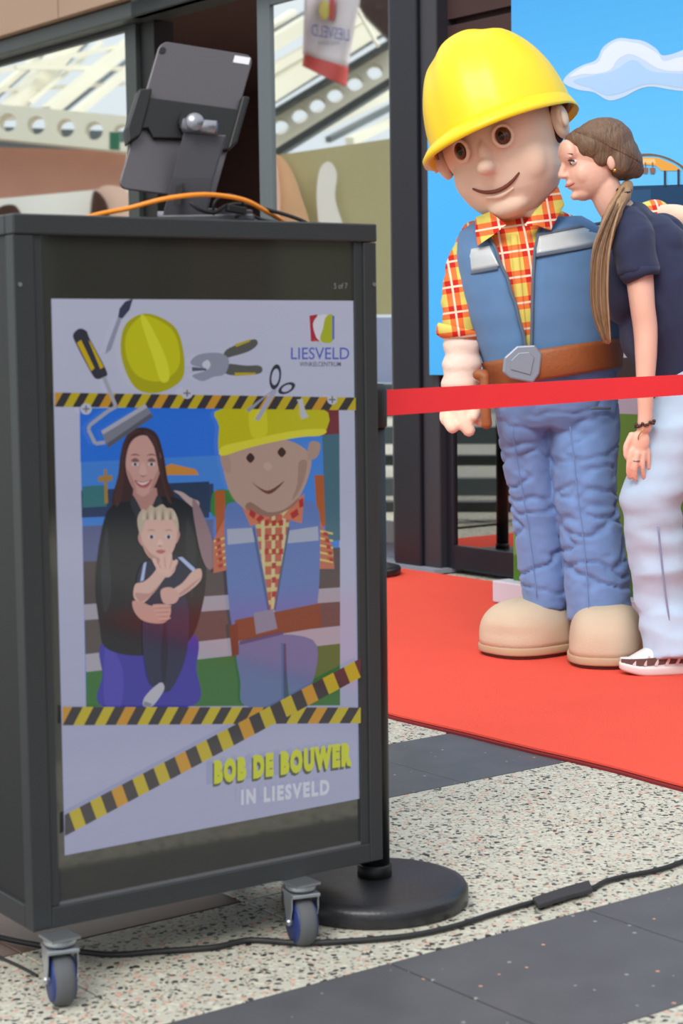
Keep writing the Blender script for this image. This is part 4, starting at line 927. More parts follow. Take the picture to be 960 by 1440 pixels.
# ================================================================== COSTUMED WORKER FIGURE
def sec_ring(sec, y, n=48, grow=0.0, ang=None, slope=0.0, power=1.0):
    """ellipse of a section table (y: xl, xr, Yc, ry) at picture row y"""
    xl, xr, Yc, ry = interp(sec, y); rx = (xr-xl)/2; xc = (xl+xr)/2; out = []
    rg = ang if ang else [2*PI*k/n for k in range(n)]
    for a in rg:
        ca, sa = math.cos(a), math.sin(a)
        ca = math.copysign(abs(ca)**power, ca); sa = math.copysign(abs(sa)**power, sa)
        g = 1+grow
        xx = xc+rx*g*ca; out.append(at(xx, y+slope*(xx-xc), Yc-ry*g*sa))
    return out
def loft(sec, y0, y1, n=40, m=30, grow=0.0, slope=0.0, power=.9):
    q = MB(); rows = [sec_ring(sec, y0+(y1-y0)*i/m, n, grow, None, slope, power) for i in range(m+1)]
    q.grid(rows, True); q.f += [list(range(n-1, -1, -1)), list(range(m*n, m*n+n))]; q.c += [None, None]
    return q
def surfY(sec, x, y, off=0.0):
    xl, xr, Yc, ry = interp(sec, y); rx = (xr-xl)/2; xc = (xl+xr)/2; c = max(-1, min(1, (x-xc)/rx))
    ca = abs(c)**(1/.9); sa = math.sqrt(max(0, 1-ca*ca))**.9
    return Yc-ry*sa-off
def patch(sec, xa, xb, ya, yb, off, nx=16, ny=6, thick=None):
    """cloth patch lying on the front of a section surface; xa..yb may be functions"""
    f = lambda v, t: v(t) if callable(v) else v
    rows = []
    for j in range(ny+1):
        t = j/ny; row = []
        for i in range(nx+1):
            s = i/nx; y = f(ya, s)*(1-t)+f(yb, s)*t; x = f(xa, t)*(1-s)+f(xb, t)*s
            row.append(at(x, y, surfY(sec, x, y, off)))
        rows.append(row)
    q = MB(); q.grid(rows); return q
def nz(p, s, seed=0): return noise.noise(Vector((p.x*s[0]+seed, p.y*s[1], p.z*s[2])))
WY = 6.28
worker = empty('person', ground(790, 915), 'person in an oversized builder costume with yellow hard hat, blue vest and jeans', 'person')
worker.location.z = .014
# torso table
TS = [(296, 716, 790, WY+.03, .10), (312, 672, 826, WY+.03, .13), (330, 650, 850, WY+.02, .165), (360, 648, 862, WY, .185), (400, 652, 868, WY, .20), (440, 660, 870, WY, .205), (475, 671, 870, WY, .20), (510, 684, 868, WY, .195), (540, 694, 868, WY, .19), (575, 697, 868, WY, .19)]
obj('shirt', loft(TS, 297, 520, 48, 34, -.02), 'plaid', worker, True)
q = MB()
sl = MB(); sl.limb([(*at(672, 338, WY+.05), .068), (*at(659, 372, WY+.03), .074), (*at(652, 412, WY+.0), .074), (*at(650, 450, WY-.01), .070), (*at(648, 466, WY-.01), .066)], 20)
blob('sleeve', sl, 'plaid', worker, .009, 3, lambda p: .006*nz(p, (14, 14, 30)))
q = MB(); q.tube([(*at(648, 462, WY-.01), .076), (*at(647, 466, WY-.01), .079), (*at(646, 473, WY-.01), .077), (*at(646, 474, WY-.01), .060)], .07, 28, False, 1); obj('sleeve_cuff', q, 'plaid', worker, True, solid=.004)
# forearm and hand, near-vertical, in pale stretch fabric
fa = MB(); fa.limb([(*at(649, 462, WY-.01), .060), (*at(650, 500, WY-.03), .064), (*at(648, 535, WY-.05), .065), (*at(647, 560, WY-.05), .058), (*at(648, 574, WY-.05), .052)], 20)
blob('forearm_cover', fa, 'cuffskin', worker, .009, 3, lambda p: .004*math.sin(p.z*95)+.003*nz(p, (20, 20, 60)))
hd = MB(); HY = WY-.06
hd.ell(at(647, 578, HY), (.052, .040, .045))
for pts in ([(636, 580, 0, .026), (632, 592, -.02, .024), (636, 601, -.04, .021)], [(648, 578, -.02, .027), (653, 594, -.035, .026), (659, 605, -.04, .022)],
            [(662, 578, .01, .024), (671, 588, .01, .022), (675, 592, -.01, .019)], [(628, 575, .02, .022), (626, 588, .01, .021), (631, 594, -.01, .019)], [(660, 572, -.01, .022), (668, 578, -.03, .020), (666, 586, -.05, .017)]):
    hd.limb([(*at(x, y, HY+d), r_) for x, y, d, r_ in pts], 12)
blob('hand', hd, 'foam', worker, .006, 3)
# far arm: goes behind the woman's shoulders
sl = MB(); sl.limb([(*at(848, 345, WY+.08), .075), (*at(885, 322, WY+.22), .070), (*at(920, 306, WY+.30), .064)], 20)
blob('sleeve', sl, 'plaid', worker, .01, 3)
sl = MB(); sl.limb([(*at(922, 308, WY+.30), .050), (*at(950, 306, WY+.20), .046), (*at(985, 314, WY+.04), .04)], 16); sl.ell(at(985, 318, WY), (.05, .04, .055))
for k in range(4): sl.limb([(*at(982+k*3, 318+k*9-6, WY-.01), .019), (*at(1000-k*2, 324+k*9-6, WY-.04), .018), (*at(1014-k*4, 334+k*9-6, WY-.03), .015)], 10)
sl.limb([(*at(978, 308, WY-.01), .02), (*at(990, 300, WY-.05), .018), (*at(1000, 298, WY-.06), .015)], 10)
blob('hand', sl, 'foam', worker, .007, 3)
# vest: two front panels and the back, open V
op_l = [(318, 682), (360, 700), (400, 716), (440, 728), (480, 738), (520, 742), (560, 742)]
op_r = [(300, 768), (330, 756), (360, 751), (400, 749), (440, 748), (480, 747), (520, 744), (560, 742)]
def vest_mb(side):
    rows = []
    for i in range(31):
        y = 306+(522-306)*i/30
        xl, xr, Yc, ry = interp(TS, y); xc = (xl+xr)/2; rx = (xr-xl)/2
        xe = interp(op_l if side < 0 else op_r, y)[0]; c = max(-1, min(1, (xe-xc)/rx)); a0 = math.acos(math.copysign(abs(c)**(1/.9), c))
        if side < 0: ang_ = [a0+(1.5*PI-a0)*k/28 for k in range(29)]
        else: ang_ = [a0+(-.5*PI-a0)*k/28 for k in range(29)]
        rows.append(sec_ring(TS, y, ang=ang_, grow=.035, power=.9))
    q = MB(); q.grid(rows); return q
fold = lambda p: .006*nz(p, (9, 9, 4))+.0025*nz(p, (26, 26, 10))
for s_ in (-1, 1): obj('vest_panel', vest_mb(s_), 'vest', worker, True, solid=.012, disp=lambda p: fold(p)*.5, soff=0)
for tab_ in (op_l, op_r):
    pts = [at(interp(tab_, y)[0], y, surfY(TS, interp(tab_, y)[0], y, .018)) for y in range(318 if tab_ is op_l else 304, 500, 8)]
    q = MB(); q.tube(pts, .0055, 8, True, 2); obj('vest_piping', q, 'piping', worker, True)
# reflective bands
obj('reflective_band', patch(TS, 651, lambda t: 688+t*14, lambda s: 352-s*6, lambda s: 384-s*10, .020), 'reflect', worker, True, solid=.002)
obj('reflective_band', patch(TS, 754, 860, lambda s: 333-s*20, lambda s: 357-s*18, .020), 'reflect', worker, True, solid=.002)
obj('vest_piping', patch(TS, 651, 700, lambda s: 384-s*10, lambda s: 389-s*10, .020, 12, 2), 'piping', worker, True, solid=.003)
obj('vest_piping', patch(TS, 753, 860, lambda s: 357-s*18, lambda s: 362-s*18, .020, 12, 2), 'piping', worker, True, solid=.003)
obj('vest_piping', patch(TS, 753, 860, lambda s: 329-s*20, lambda s: 333-s*20, .020, 12, 2), 'piping', worker, True, solid=.003)
obj('shirt_placket', patch(TS, lambda t: 717+t*13, lambda t: 727+t*13, 330, 470, -.000, 3, 14), 'plaid', worker, True, solid=.004)
# collar wings
def wing(pts): 
    q = MB(); q.prism([at(x, y, Y) for x, y, Y in pts], Vector((0, -.010, 0))); return q
obj('collar_wing', wing([(668, 306, WY-.06), (688, 298, WY-.12), (712, 316, WY-.185), (694, 330, WY-.18), (671, 346, WY-.155), (668, 326, WY-.11)]), 'plaid', worker, bevel=.003)
obj('collar_wing', wing([(736, 318, WY-.185), (752, 296, WY-.16), (784, 262, WY-.08), (793, 288, WY-.10), (774, 324, WY-.16), (754, 318, WY-.18)]), 'plaid', worker, bevel=.003)
q = MB(); q.tube([(*at(742, 285, WY), .10), (*at(738, 312, WY-.01), .115)], .1, 24, True, 1); obj('neck', q, 'foam', worker, True)
# belt with buckle
def bl(x): return 496-(x-735)*.155
def bring(off0, y_off, n=56):
    row = []
    for k in range(n):
        a = 2*PI*k/n; y = 500
        for _ in range(3):
            xl, xr, Yc, ry = interp(TS, y); xc = (xl+xr)/2; rx = (xr-xl)/2; x = xc+rx*1.03*math.cos(a); y = bl(x)+y_off+(5 if x < 735 else 0)
        row.append(at(x, y, Yc-(ry+off0)*math.sin(a)))
    return row
q = MB(); rows = [bring(.030, 0), bring(.034, 6), bring(.036, 16), bring(.036, 26), bring(.033, 36), bring(.028, 40)]; q.grid(rows, True); obj('belt', q, 'leather', worker, True, solid=.012)
bx = at(734, 508, surfY(TS, 734, 508, .045)); br = Matrix.Rotation(R(12), 3, 'Y')
ax_, az_ = br@X3, br@Z3
q = MB(); q.prism([bx+ax_*a*.0024+az_*b*.0024 for a, b in [(-26, 0), (-24, -20), (-12, -26), (20, -26), (26, -12), (24, 14), (12, 25), (-12, 19)]], Vector((0, -.022, 0))); bk = obj('buckle', q, 'buckle', worker, bevel=.006)
q = MB(); q.prism([bx+ax_*a*.0024+az_*b*.0024+Vector((0, -.022, 0)) for a, b in [(-16, -2), (-14, -14), (14, -16), (14, 8), (6, 14), (-8, 10)]], Vector((0, -.004, 0))); obj('buckle_plate', q, 'buckle', bk, bevel=.003)
tl = MB(); tl.limb([(*at(682, 530, WY-.14), .016), (*at(682, 570, WY-.15), .018), (*at(684, 596, WY-.15), .019)], 12); tl.ell(at(676, 527, WY-.13), (.03, .02, .02)); blob('tool_loop', tl, 'leather', worker, .006, 2)
# trousers
LS = [(560, 697, 775, WY, .15), (600, 699, 772, WY+.01, .14), (650, 707, 778, WY+.04, .12), (700, 716, 786, WY+.05, .11), (750, 724, 794, WY+.06, .11), (800, 730, 799, WY+.06, .11), (845, 735, 801, WY+.06, .12), (862, 735, 802, WY+.06, .12)]
RS = [(560, 765, 869, WY, .16), (600, 771, 871, WY, .15), (650, 777, 866, WY-.03, .145), (700, 782, 866, WY-.04, .14), (750, 789, 876, WY-.06, .135), (800, 794, 883, WY-.08, .13), (850, 797, 888, WY-.09, .13), (876, 797, 889, WY-.09, .13)]
jb = loft(LS, 575, 858, 36, 30); r2 = loft(RS, 575, 872, 36, 30); jb.add(r2.v, r2.f)
r3 = loft([(500, 690, 868, WY, .19), (540, 694, 868, WY, .19), (580, 697, 870, WY, .175), (606, 702, 868, WY, .14)], 505, 604, 48, 12); jb.add(r3.v, r3.f)
def jfold(p):
    k = max(0, min(1, (1.05-p.z)/.7))**1.3; m_ = nz(p, (3.5, 3.5, 9), 3); z = p.z+.05*nz(p, (6, 6, 3), 9)
    cr_ = min(1, abs(nz(p, (6, 6, 17), 1)+.5*nz(p, (13, 13, 30), 4))*3.2)
    return (.012*k+.005)*(.35-(1-cr_)**1.5)*min(1, max(0, (p.z-.19)/.08)) + .009*k*m_ + .002*nz(p, (24, 24, 40), 5)
jo = blob('trousers', jb, 'denim', worker, .0085, 2, jfold)
for (S_, x, ys) in ((LS, lambda y: interp(LS, y)[0]+20, (600, 850)), (RS, lambda y: interp(RS, y)[0]+30, (600, 865))):
    pts = [at(x(y), y, surfY(S_, x(y), y, .012)) for y in range(ys[0], ys[1], 12)]
    q = MB(); q.tube(pts, .0016, 6, True, 1); obj('seam', q, 'denim', jo, True)
q = MB(); q.grid(patch(RS, 832, 858, 572, 577, .02, 6, 2).v and [[v for v in patch(RS, 830, 858, 572, 576, .02, 6, 2).v[j*7:(j+1)*7]] for j in range(3)]); obj('pocket_trim', q, 'piping', jo, True, solid=.002)
# shoes: rounded tan foam boots
def boot(cx, cy, dirv, L, W, H, nm='shoe'):
    """cx, cy: ground centre; dirv: toe direction"""
    dirv = dirv.normalized(); sd = Vector((-dirv.y, dirv.x, 0)); z0 = .014
    out = lambda s, g=1.0: (W*g)*(1-abs(s)**2.6)**.42
    def up(name_h0, h1, g0, m_, par):
        q = MB(); rows = []; n = 40
        prof = [(g0, name_h0)]
        return q
    q = MB(); n = 44; rows = []
    for i in range(15):
        t = i/14; a = t*PI/2; hh = .035+(H-.035)*math.sin(a)**.9; sc = math.cos(a)**.55 if i < 14 else 0.02
        sc = max(.02, sc)*(1.0+.03*math.sin(a*2))
        row = []
        for k in range(n):
            th = 2*PI*k/n; c_, s_ = math.cos(th), math.sin(th)
            xx = L*math.copysign(abs(c_)**.78, c_)*sc; yy = W*math.copysign(abs(s_)**.78, s_)*sc
            h_ = hh*(1-.10*max(0, -c_)*0) ; row.append(Vector((cx, cy, z0+h_))+dirv*xx+sd*yy)
        rows.append(row)
    q.grid(rows, True); q.f += [list(range(14*n, 15*n)), list(range(n-1, -1, -1))]; q.c += [None, None]
    sh = obj(nm, q, 'shoe', worker, True, disp=lambda p: .006*nz(p, (7, 7, 9), 2)+(-.012*math.exp(-((p.z-z0-.085)/.012)**2)*max(0, nz(p, (4, 4, 0.1), 7)+.25)))
    def slab(g, h0, h1, mt, name):
        q = MB(); P = []
        for k in range(n):
            th = 2*PI*k/n; c_, s_ = math.cos(th), math.sin(th)
            P.append(Vector((cx, cy, z0+h0))+dirv*(L*g*math.copysign(abs(c_)**.78, c_))+sd*(W*g*math.copysign(abs(s_)**.78, s_)))
        q.prism(P, Z3*(h1-h0)); obj(name, q, mt, sh, True, bevel=.006)
    slab(1.03, .012, .040, 'sole', 'sole'); slab(.97, 0, .014, 'sole_dark', 'sole_tread')
gl_, gr_ = ground(735, 905), ground(840, 918)
boot(gl_.x-.005, 6.31, Vector((-.80, -.6, 0)), .170, .140, .185)
boot(gr_.x-.005, 6.13, Vector((-.22, -1, 0)), .190, .122, .195)
# ---- costume head: plain generic doll face
HC = at(706, 205, WY-.03)
HR = Euler((0, R(-17), 0)).to_matrix() @ Euler((0, 0, R(-26))).to_matrix() @ Euler((R(2), 0, 0)).to_matrix()
HH = Euler((0, R(-9), 0)).to_matrix() @ HR @ Euler((0, 0, R(-6))).to_matrix() @ Euler((R(-13), 0, 0)).to_matrix()
HO = Vector((.012, .0, .050))
def HT(x, y, z): return HC + HR@HO + HH@Vector((x, y, z-.045))
def H(x, y, z): return HC + HR@Vector((x, y, z))
hm = MB()
hm.ell(H(0, .02, .03), (.205, .205, .20), HR); hm.ell(H(0, -.01, -.08), (.182, .175, .165), HR); hm.ell(H(0, -.03, -.15), (.13, .125, .10), HR)
for s_ in (-1, 1): hm.ell(H(s_*.085, -.088, -.075), (.080, .072, .090), HR)
hm.ell(H(0, -.215, -.055), (.030, .040, .028), HR); hm.ell(H(0, -.185, -.02), (.020, .03, .05), HR)
hm.ell(H(0, -.115, -.195), (.07, .05, .04), HR)
head = blob('head', hm, 'foam', worker, .008, 6)
for s_ in (-1, 1):
    q = MB(); q.ell(H(s_*.215, .0, .012), (.026, .040, .060), HR); q.ell(H(s_*.228, -.012, .024), (.020, .036, .042), HR)
    blob('ear', q, 'foam', head, .005, 2)
    q = MB(); q.ell(H(s_*.240, -.030, .016), (.010, .018, .030), HR); obj('ear_hollow', q, 'foam', head, True)
    # hair at the temples under the hat
    q = MB(); q.ell(H(s_*.182, .025, .02), (.032, .06, .075), HR); obj('hair', q, 'brow', head, True)
    # eyes
    ez_ = .022
    q = MB(); q.ell(H(s_*.075, -.176, ez_), (.024, .024, .030), HR); ey_ = obj('eye', q, 'iris', head, True)
    q = MB(); q.ell(H(s_*.075, -.190, ez_), (.0135, .012, .018), HR); obj('pupil', q, 'pupil', ey_, True)
    q = MB(); q.tube([H(s_*.076+.029*math.cos(a), -.182+.012*math.cos(a)*s_*1.0, ez_+.034*math.sin(a)) for a in [2*PI*k/24 for k in range(25)]], .0065, 8, False, 1); obj('eyelid', q, 'foam', head, True)
    q = MB(); q.tube([(*H(s_*.040, -.196, .082), .004), (*H(s_*.078, -.190, .096), .007), (*H(s_*.118, -.168, .086), .004)], .006, 8, True, 5); obj('eyebrow', q, 'brow', head, True)
# closed smile: a soft seam line with lip roll
sm = [(-.088, -.168, -.118), (-.05, -.182, -.138), (0, -.187, -.147), (.05, -.182, -.138), (.088, -.168, -.118)]
def onface(x, z, off=.004):
    # push points out to the modelled face surface by casting from the front
    o_ = H(x, -.6, z) - worldloc(head); d_ = HR@Vector((0, 1, 0)); hit, loc, nrm, idx = head.ray_cast(o_, d_)
    return (loc+worldloc(head)-d_*off) if hit else H(x, -.17, z)
bpy.context.view_layer.update()
P_ = [(*onface(x, z, .002), r_) for x, z, r_ in ((-.085, -.105, .003), (-.060, -.122, .0055), (-.03, -.134, .007), (0, -.138, .0075), (.03, -.134, .007), (.060, -.122, .0055), (.085, -.105, .003))]
q = MB(); q.tube(P_, .006, 8, True, 4); obj('mouth', q, 'lip', head, True)
P_ = [(*onface(x, z, .001), r_) for x, z, r_ in ((-.05, -.146, .004), (0, -.156, .009), (.05, -.146, .004))]
q = MB(); q.tube(P_, .006, 10, True, 6); obj('lower_lip', q, 'foam', head, True)
# ---- hard hat
hat = empty('hard_hat', Vector((0, 0, 0))); hat.parent = worker
hat.location = (0, 0, 0)
q = MB(); rows = []; n = 72; a_, b_, hgt = .242, .262, .335; hz0 = .045
def dome(th, ph, g=0.0):
    c_, s_ = math.cos(th), math.sin(th); r_ = math.cos(ph)**.80; h_ = math.sin(ph)**1.0
    rid = 0
    for xo, wd, dp in ((0, .055, .014), (-.125, .018, .006), (.125, .018, .006)):
        xx = a_*r_*c_; t = (abs(xx-xo)-wd)/.010; rid += dp/(1+math.exp(max(-30, min(30, t))))
    k = 1+ (rid if True else 0)/.3*(.6+.4*math.sin(ph))
    return HT(a_*r_*c_*k*(1+g), .012+b_*r_*s_*k*(1+g), hz0+hgt*h_*k)
for i in range(25):
    ph = PI/2*i/24*.9999; rows.append([dome(2*PI*k/n, ph) for k in range(n)])
q.grid(rows, True); q.f.append(list(range(24*n, 25*n))); q.c.append(None)
obj('shell', q, 'hat', hat, True, solid=.008, soff=-1)
def brimr(th):
    fr_ = max(0, -math.sin(th)); return .012+.078*fr_**2.2
q = MB(); rows = []
for u, dz, g in ((0, .018, 0), (.25, .010, 1), (.6, -.002, 1), (1, -.016, 1), (1.0, -.026, 1), (.9, -.026, 1), (.4, -.012, 1), (-.1, -.004, 1)):
    row = []
    for k in range(n):
        th = 2*PI*k/n; c_, s_ = math.cos(th), math.sin(th); e = brimr(th)*u
        drop = dz*(1+.9*max(0, -s_)) if dz < 0 else dz
        row.append(HT((a_+.002+e)*c_, .012+(b_+.002+e)*s_, hz0+drop))
    rows.append(row)
q.grid(rows, True); obj('brim', q, 'hat', hat, True)
q = MB(); q.grid([[HT((a_-.012)*math.cos(2*PI*k/n), .012+(b_-.012)*math.sin(2*PI*k/n), hz0+dz) for k in range(n)] for dz in (-.004, .03)], True); obj('headband', q, 'leather', hat, True, solid=.006)

# ================================================================== LEANING WOMAN
YW = 6.02
lady = empty('person', ground(930, 950), 'woman in navy T-shirt and pale jeans leaning in, long brown ponytail', 'person'); lady.location.z = .014
lady['label'] = 'woman with long ponytail, navy T-shirt and pale jeans leaning towards the costumed figure'
def W(x, y, d, r_): return (*at(x, y, YW+d), r_)
px = YW/F
# head frame: profile to the left, slightly bowed
FC = at(836, 228, YW+.0)
FR = Euler((0, R(-12), 0)).to_matrix() @ Euler((0, 0, R(-82))).to_matrix()
def G(x, y, z): return FC + FR@Vector((x, y, z))   # face looks to local -Y, local +X = her left
body = MB()
body.ell(G(0, .018, .035), (.076, .100, .088), FR); body.ell(G(0, -.022, -.03), (.064, .078, .085), FR); body.ell(G(0, -.055, -.088), (.036, .034, .026), FR)
body.ell(G(0, -.08, .045), (.052, .030, .045), FR)
body.limb([(*G(0, -.098, .018), .010), (*G(0, -.108, .0), .011), (*G(0, -.117, -.018), .0125)], 10); body.ell(G(0, -.106, -.024), (.018, .014, .009), FR)
body.ell(G(0, -.095, -.048), (.020, .014, .008), FR); body.ell(G(0, -.092, -.062), (.020, .013, .008), FR); body.ell(G(0, -.088, -.092), (.017, .014, .014), FR)
for s_ in (-1, 1):
    body.ell(G(s_*.034, -.056, -.032), (.026, .028, .036), FR)
    body.ell(G(s_*.034, -.088, .030), (.022, .010, .007), FR)
    body.ell(G(s_*.072, .030, -.018), (.009, .014, .024), FR)
body.limb([W(850, 265, .0, .052), W(862, 290, .0, .052), W(885, 315, .01, .062)], 16)
# torso core, arms and hand grow from the same skin
body.limb([W(915, 350, .02, .080), W(940, 400, .03, .11), W(980, 480, .03, .12), W(1000, 560, .03, .12)], 18)
body.limb([W(893, 345, -.13, .050), W(899, 390, -.15, .044), W(903, 430, -.16, .040), W(907, 462, -.16, .039), W(908, 500, -.17, .035), W(907, 545, -.18, .028), W(907, 580, -.18, .024), W(906, 600, -.18, .024)], 16)
body.limb([W(935, 340, .14, .050), W(975, 400, .20, .042), W(1010, 450, .22, .038), W(1050, 500, .2, .03)], 14)
HYW = YW-.18
body.ell(at(899, 622, HYW), (.032, .018, .042), Euler((0, R(14), 0)).to_matrix())
def fing(pts): body.limb([(*at(x, y, HYW+d), r_) for x, y, d, r_ in pts], 10)
fing([(889, 634, -.01, .0095), (884, 650, -.012, .0088), (883, 664, -.006, .0078), (885, 672, .002, .0068)])
fing([(896, 638, -.014, .0100), (893, 655, -.018, .0092), (893, 668, -.010, .0080), (894, 675, -.002, .0068)])
fing([(904, 638, -.008, .0098), (903, 654, -.012, .0090), (904, 666, -.004, .0078), (905, 672, .004, .0068)])
fing([(911, 634, .004, .0090), (911, 648, .002, .0082), (912, 659, .008, .0072)])
fing([(888, 612, .0, .0120), (880, 628, -.008, .0100), (880, 642, -.010, .0085)])
skinb = blob('body', body, 'skin', lady, .0048, 3)
bpy.context.view_layer.update()
# facial details
q = MB()
for s_ in (1, -1):
    pass
for s_ in (-1, 1):
    q = MB(); q.ell(G(s_*.034, -.078, .012), (.0135, .0125, .0085), FR); eo = obj('eye', q, 'eyewhite', lady, True)
    q = MB(); q.ell(G(s_*.034, -.087, .011), (.0065, .0045, .0065), FR); obj('iris', q, 'iris', eo, True)
    q = MB(); q.tube([(*G(s_*.018, -.091, .016), .0022), (*G(s_*.034, -.0925, .0215), .0034), (*G(s_*.052, -.080, .014), .0022)], .003, 8, True, 5); obj('eyelash', q, 'brow', eo, True)
    q = MB(); q.tube([(*G(s_*.014, -.101, .036), .0025), (*G(s_*.034, -.098, .043), .0034), (*G(s_*.056, -.082, .036), .002)], .003, 8, True, 5); obj('eyebrow', q, 'hair', lady, True)
q = MB(); q.tube([(*G(-.030, -.082, -.050), .0022), (*G(-.015, -.102, -.055), .004), (*G(0, -.108, -.055), .0045), (*G(.015, -.102, -.055), .004), (*G(.030, -.082, -.050), .0022)], .003, 8, True, 5); obj('lips', q, 'liphuman', lady, True)
q = MB(); q.ell(G(.082, .034, -.044), (.006, .006, .006), FR); obj('earring', q, 'gold', lady, True)
# hair: cap drawn back into a low ponytail that falls forward over the shoulder
hr = MB()
hr.ell(G(0, .036, .046), (.084, .104, .090), FR); hr.ell(G(0, .070, .005), (.078, .078, .080), FR)
hr.ell(G(0, -.012, .078), (.068, .072, .042), FR)
for s_ in (-1, 1): hr.ell(G(s_*.050, .010, .050), (.034, .070, .052), FR); hr.ell(G(s_*.060, .062, -.012), (.022, .036, .050), FR); hr.ell(G(s_*.060, .008, .012), (.020, .030, .036), FR)
hr.limb([(*G(0, .095, -.02), .060), (*G(0, .125, -.050), .030)], 16)
hair = blob('hair', hr, 'hair', lady, .0055, 4, lambda p: .0022*nz(p, (60, 60, 22), 3))
bpy.context.view_layer.update(); hc_ = G(0, .036, .046); wl_ = worldloc(hair)
for k in range(30):
    t = k/29; s0 = Vector((.10+.80*t, -.86+.75*t, .62-.70*t*t)).normalized(); e0 = Vector((.22, .80, -.62)).normalized(); w0 = s0.angle(e0); P_ = []
    for m_ in range(11):
        u = m_/10; d_ = FR@((s0*math.sin((1-u)*w0)+e0*math.sin(u*w0))/math.sin(w0)); hit, loc, nr, ix = hair.ray_cast(hc_+d_*.4-wl_, -d_)
        if hit: P_.append((*(loc+wl_-d_*.0002), .0024 if 0 < m_ < 10 else .0010))
    q = MB(); q.tube(P_, .003, 6, True, 3); obj('hair_lock', q, 'hair', hair, True)
pt = MB()
pt.limb([W(882, 262, -.02, .020), W(876, 274, -.08, .024), W(862, 300, -.135, .026), (*at(846, 350, YW-.16), .028), (*at(842, 400, YW-.165), .028), (*at(844, 440, YW-.165), .026), (*at(850, 468, YW-.16), .018), (*at(854, 482, YW-.16), .008)], 16)
pony = blob('ponytail', pt, 'hairlight', lady, .0055, 2, lambda p: .004*nz(p, (70, 70, 5), 3))
for k in range(14):
    o_ = (k-6.5)*1.6; q = MB(); dd = -.012-.012*math.cos(k)
    q.tube([W(880+o_*.3, 268+o_*.4, -.07+dd, .003), W(862+o_*.6, 302, -.150+dd, .004), (*at(846+o_, 352, YW-.175+dd), .0045), (*at(842+o_*1.1, 405, YW-.18+dd), .0042), (*at(845+o_, 445, YW-.178+dd), .0035), (*at(853+o_*.5, 480+3*math.sin(k*2), YW-.17+dd), .0012)], .003, 6, True, 5)
    obj('hair_lock', q, 'hairlight' if k % 3 else 'hair', pony, True)
q = MB(); q.tube([at(877+9*math.cos(a), 268+8*math.sin(a)*.5+0, YW-.07-.035*math.sin(a)) for a in [2*PI*k/16 for k in range(17)]], .005, 8, False, 1); obj('hair_tie', q, 'black', lady, True)
# T-shirt
ts = MB()
ts.limb([W(884, 322, -.0, .070), W(905, 345, .01, .120), W(925, 400, .01, .150), W(945, 450, .01, .150), W(965, 500, .02, .150), W(985, 540, .02, .150)], 24)
ts.ell(at(868, 318, YW+.0), (.055, .10, .07)); ts.ell(at(880, 400, YW+.01), (.08, .13, .13)); ts.ell(at(902, 470, YW+.01), (.07, .13, .11))
ts.limb([W(880, 318, -.06, .066), W(888, 335, -.11, .068)], 20); ts.tube([W(884, 326, -.09, .062), W(892, 350, -.140, .064), W(899, 384, -.155, .060)], .06, 24, True, 4)
ts.ell(at(893, 305, YW+.02), (.055, .11, .045)); ts.ell(at(928, 348, YW+.02), (.085, .13, .085))
ts.limb([W(930, 330, .12, .07), W(955, 365, .17, .062), W(970, 385, .19, .056)], 18)
shirt = blob('t_shirt', ts, 'navy', lady, .0075, 5, lambda p: .012*(1-2.2*abs(nz(p, (6, 6, 7), 4)))-.004)
q = MB(); q.tube([(*at(899, 376, YW-.155), .0605), (*at(899.5, 388, YW-.156), .0600), (*at(900, 389, YW-.156), .050)], .06, 28, False, 1); obj('sleeve_hem', q, 'navy', lady, True, solid=.003)
# jeans: near leg bent forward, far leg behind
jn = MB()
jn.ell(at(1005, 560, YW+.02), (.17, .155, .15))
jn.limb([W(985, 560, -.05, .14), W(958, 610, -.07, .125), W(930, 660, -.09, .108), W(912, 700, -.10, .095)], 22)
jn.limb([W(912, 700, -.10, .092), W(920, 750, -.09, .088), W(927, 800, -.09, .088), W(936, 850, -.08, .090), W(942, 876, -.08, .090)], 22); jn.tube([W(938, 862, -.09, .088), W(943, 890, -.11, .094), W(948, 926, -.13, .102)], .09, 26, True, 3)
jn.limb([W(1020, 570, .10, .13), W(1010, 660, .12, .11), W(1002, 740, .14, .09), W(1006, 820, .16, .085), W(1010, 860, .17, .088)], 20)
jobj = blob('jeans', jn, 'jeans', lady, .009, 4, lambda p: .012*(1-2.2*abs(nz(p, (4, 4, 8), 6)))-.003+.005*nz(p, (12, 12, 22), 2))
q = MB(); q.tube([at(x, y, YW-.19-.0) for x, y in ((925, 740), (930, 790), (936, 840), (944, 890), (950, 915))], .003, 6, True, 4); obj('seam', q, 'jeans_seam', jobj, True)
# bracelet, ring
q = MB()
for k in range(22):
    a = 2*PI*k/22; c_ = at(906.5, 596+1.8*math.sin(k*2), YW-.18); q.ell(c_+Vector((.029*math.cos(a), .029*math.sin(a), .006*math.cos(a))), (.0055,)*3, None, 8, 6)
obj('bracelet', q, 'beads', lady, True)
q = MB(); q.tube([at(905, 604, YW-.208), at(898, 612, YW-.204), at(897, 618, YW-.20)], .002, 6, True, 3); obj('bracelet_charm', q, 'gold', lady, True)
q = MB(); q.tube([at(894.3, 648, HYW-.016)+Vector((.0105*math.cos(a), .0105*math.sin(a), 0)) for a in [2*PI*k/14 for k in range(15)]], .0022, 6, False, 1); obj('ring', q, 'silver', lady, True)
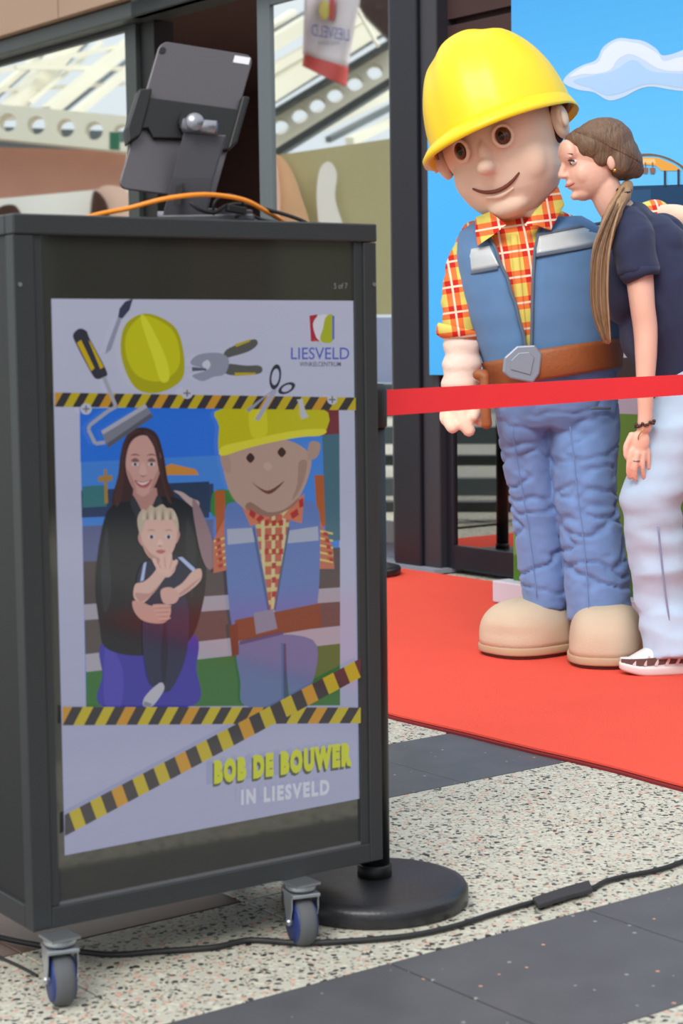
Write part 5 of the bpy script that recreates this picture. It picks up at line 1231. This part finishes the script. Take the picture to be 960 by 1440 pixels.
# sneakers
def sneaker(toe, heel, W_, lbl=None):
    d = (heel-toe); L = d.length; d.normalize(); sd = Vector((-d.y, d.x, 0)); z0 = .014
    root = empty('sneaker', Vector((0, 0, 0))); root.parent = lady; base = Vector((toe.x, toe.y, z0))
    def outline(h, g=1.0, toeup=0.0):
        P = []
        for k in range(36):
            th = 2*PI*k/36; c_, s_ = math.cos(th), math.sin(th); u = .5-.5*c_
            wd = W_*(.84+.16*math.cos((u-.28)*PI*2.2))*abs(s_)**.75*math.copysign(1, s_)*g
            P.append(base+d*(L*(.5-.5*math.copysign(abs(c_)**.85, c_)*(1 if g >= 1 else g)))+sd*wd+Z3*(h+toeup*max(0, .22-u)))
        return P
    q = MB(); q.grid([outline(.0, .95, .06), outline(.008, 1.02, .06), outline(.022, 1.05, .05), outline(.030, 1.03, .05)], True); q.f += [list(range(36)), list(range(3*36, 4*36))]; q.c += [None]*2; obj('sole', q, 'sneaker', root, True)
    q = MB(); q.prism(outline(.0005, .93, .055), Z3*.006); obj('outsole', q, 'sneaker_brown', root)
    rows = []
    for j in range(11):
        t = j/10; row = []
        for k in range(36):
            p0 = outline(.028, .98, .05)[k]; u = (p0-base).dot(d)/L; topH = .056+.070*max(0, min(1, (u-.12)/.45))**.9; s = (p0-base).dot(sd)
            a = t*PI/2; row.append(base+d*(L*u)+sd*(s*math.cos(a)**.7 if j < 10 else 0)+Z3*(.028+(topH-.028)*math.sin(a)))
        rows.append(row)
    q = MB(); q.grid(rows, True); up = obj('upper', q, 'sneaker', root, True)
    bpy.context.view_layer.update()
    def onup(u, h, off=.002):
        c0 = base+d*(L*u)+Z3*h; 
        for sgn in (1,):
            o0 = c0 - sd_out*.3; hit, loc, nr, ix = up.ray_cast(o0-worldloc(up), sd_out)
            if hit: return loc+worldloc(up)-sd_out*off
        return c0-sd_out*W_*.8
    sd_out = sd if sd.y > 0 else -sd   # ray goes away from the camera
    def stripe(pts, w0, m_, nm):
        q = MB(); 
        for (a, b) in zip(pts, pts[1:]):
            A_, B_ = onup(*a), onup(*b); q.beam(A_, B_, .003, w0)
        obj(nm, q, m_, root)
    stripe([(.015+.07*k, .040+.010*min(1, k/6)) for k in range(14)], .024, 'sneaker_brown', 'side_panel')
    for k in range(7):
        u = .12+k*.11; a_, b2 = onup(u, .034, .0032), onup(u+.05, .064 if k else .052, .0032); q = MB(); q.beam(a_, b2, .003, .009); obj('side_stripe', q, 'sneaker', root)
    for k in range(4):
        u = .34+k*.065; c0 = base+d*(L*u)+Z3*(.094+k*.006)
        q = MB(); q.tube([c0-sd*W_*.55-Z3*.014, c0+Z3*.004, c0+sd*W_*.55-Z3*.014], .0035, 6, True, 4); obj('lace', q, 'white', root, True)
tg, hg = ground(862, 938), ground(990, 945)
sneaker(Vector((tg.x-.012, YW-.155, 0)), Vector((tg.x+.30, YW-.13, 0)), .054)
sneaker(Vector((tg.x+.18, YW+.20, 0)), Vector((tg.x+.46, YW+.22, 0)), .046)
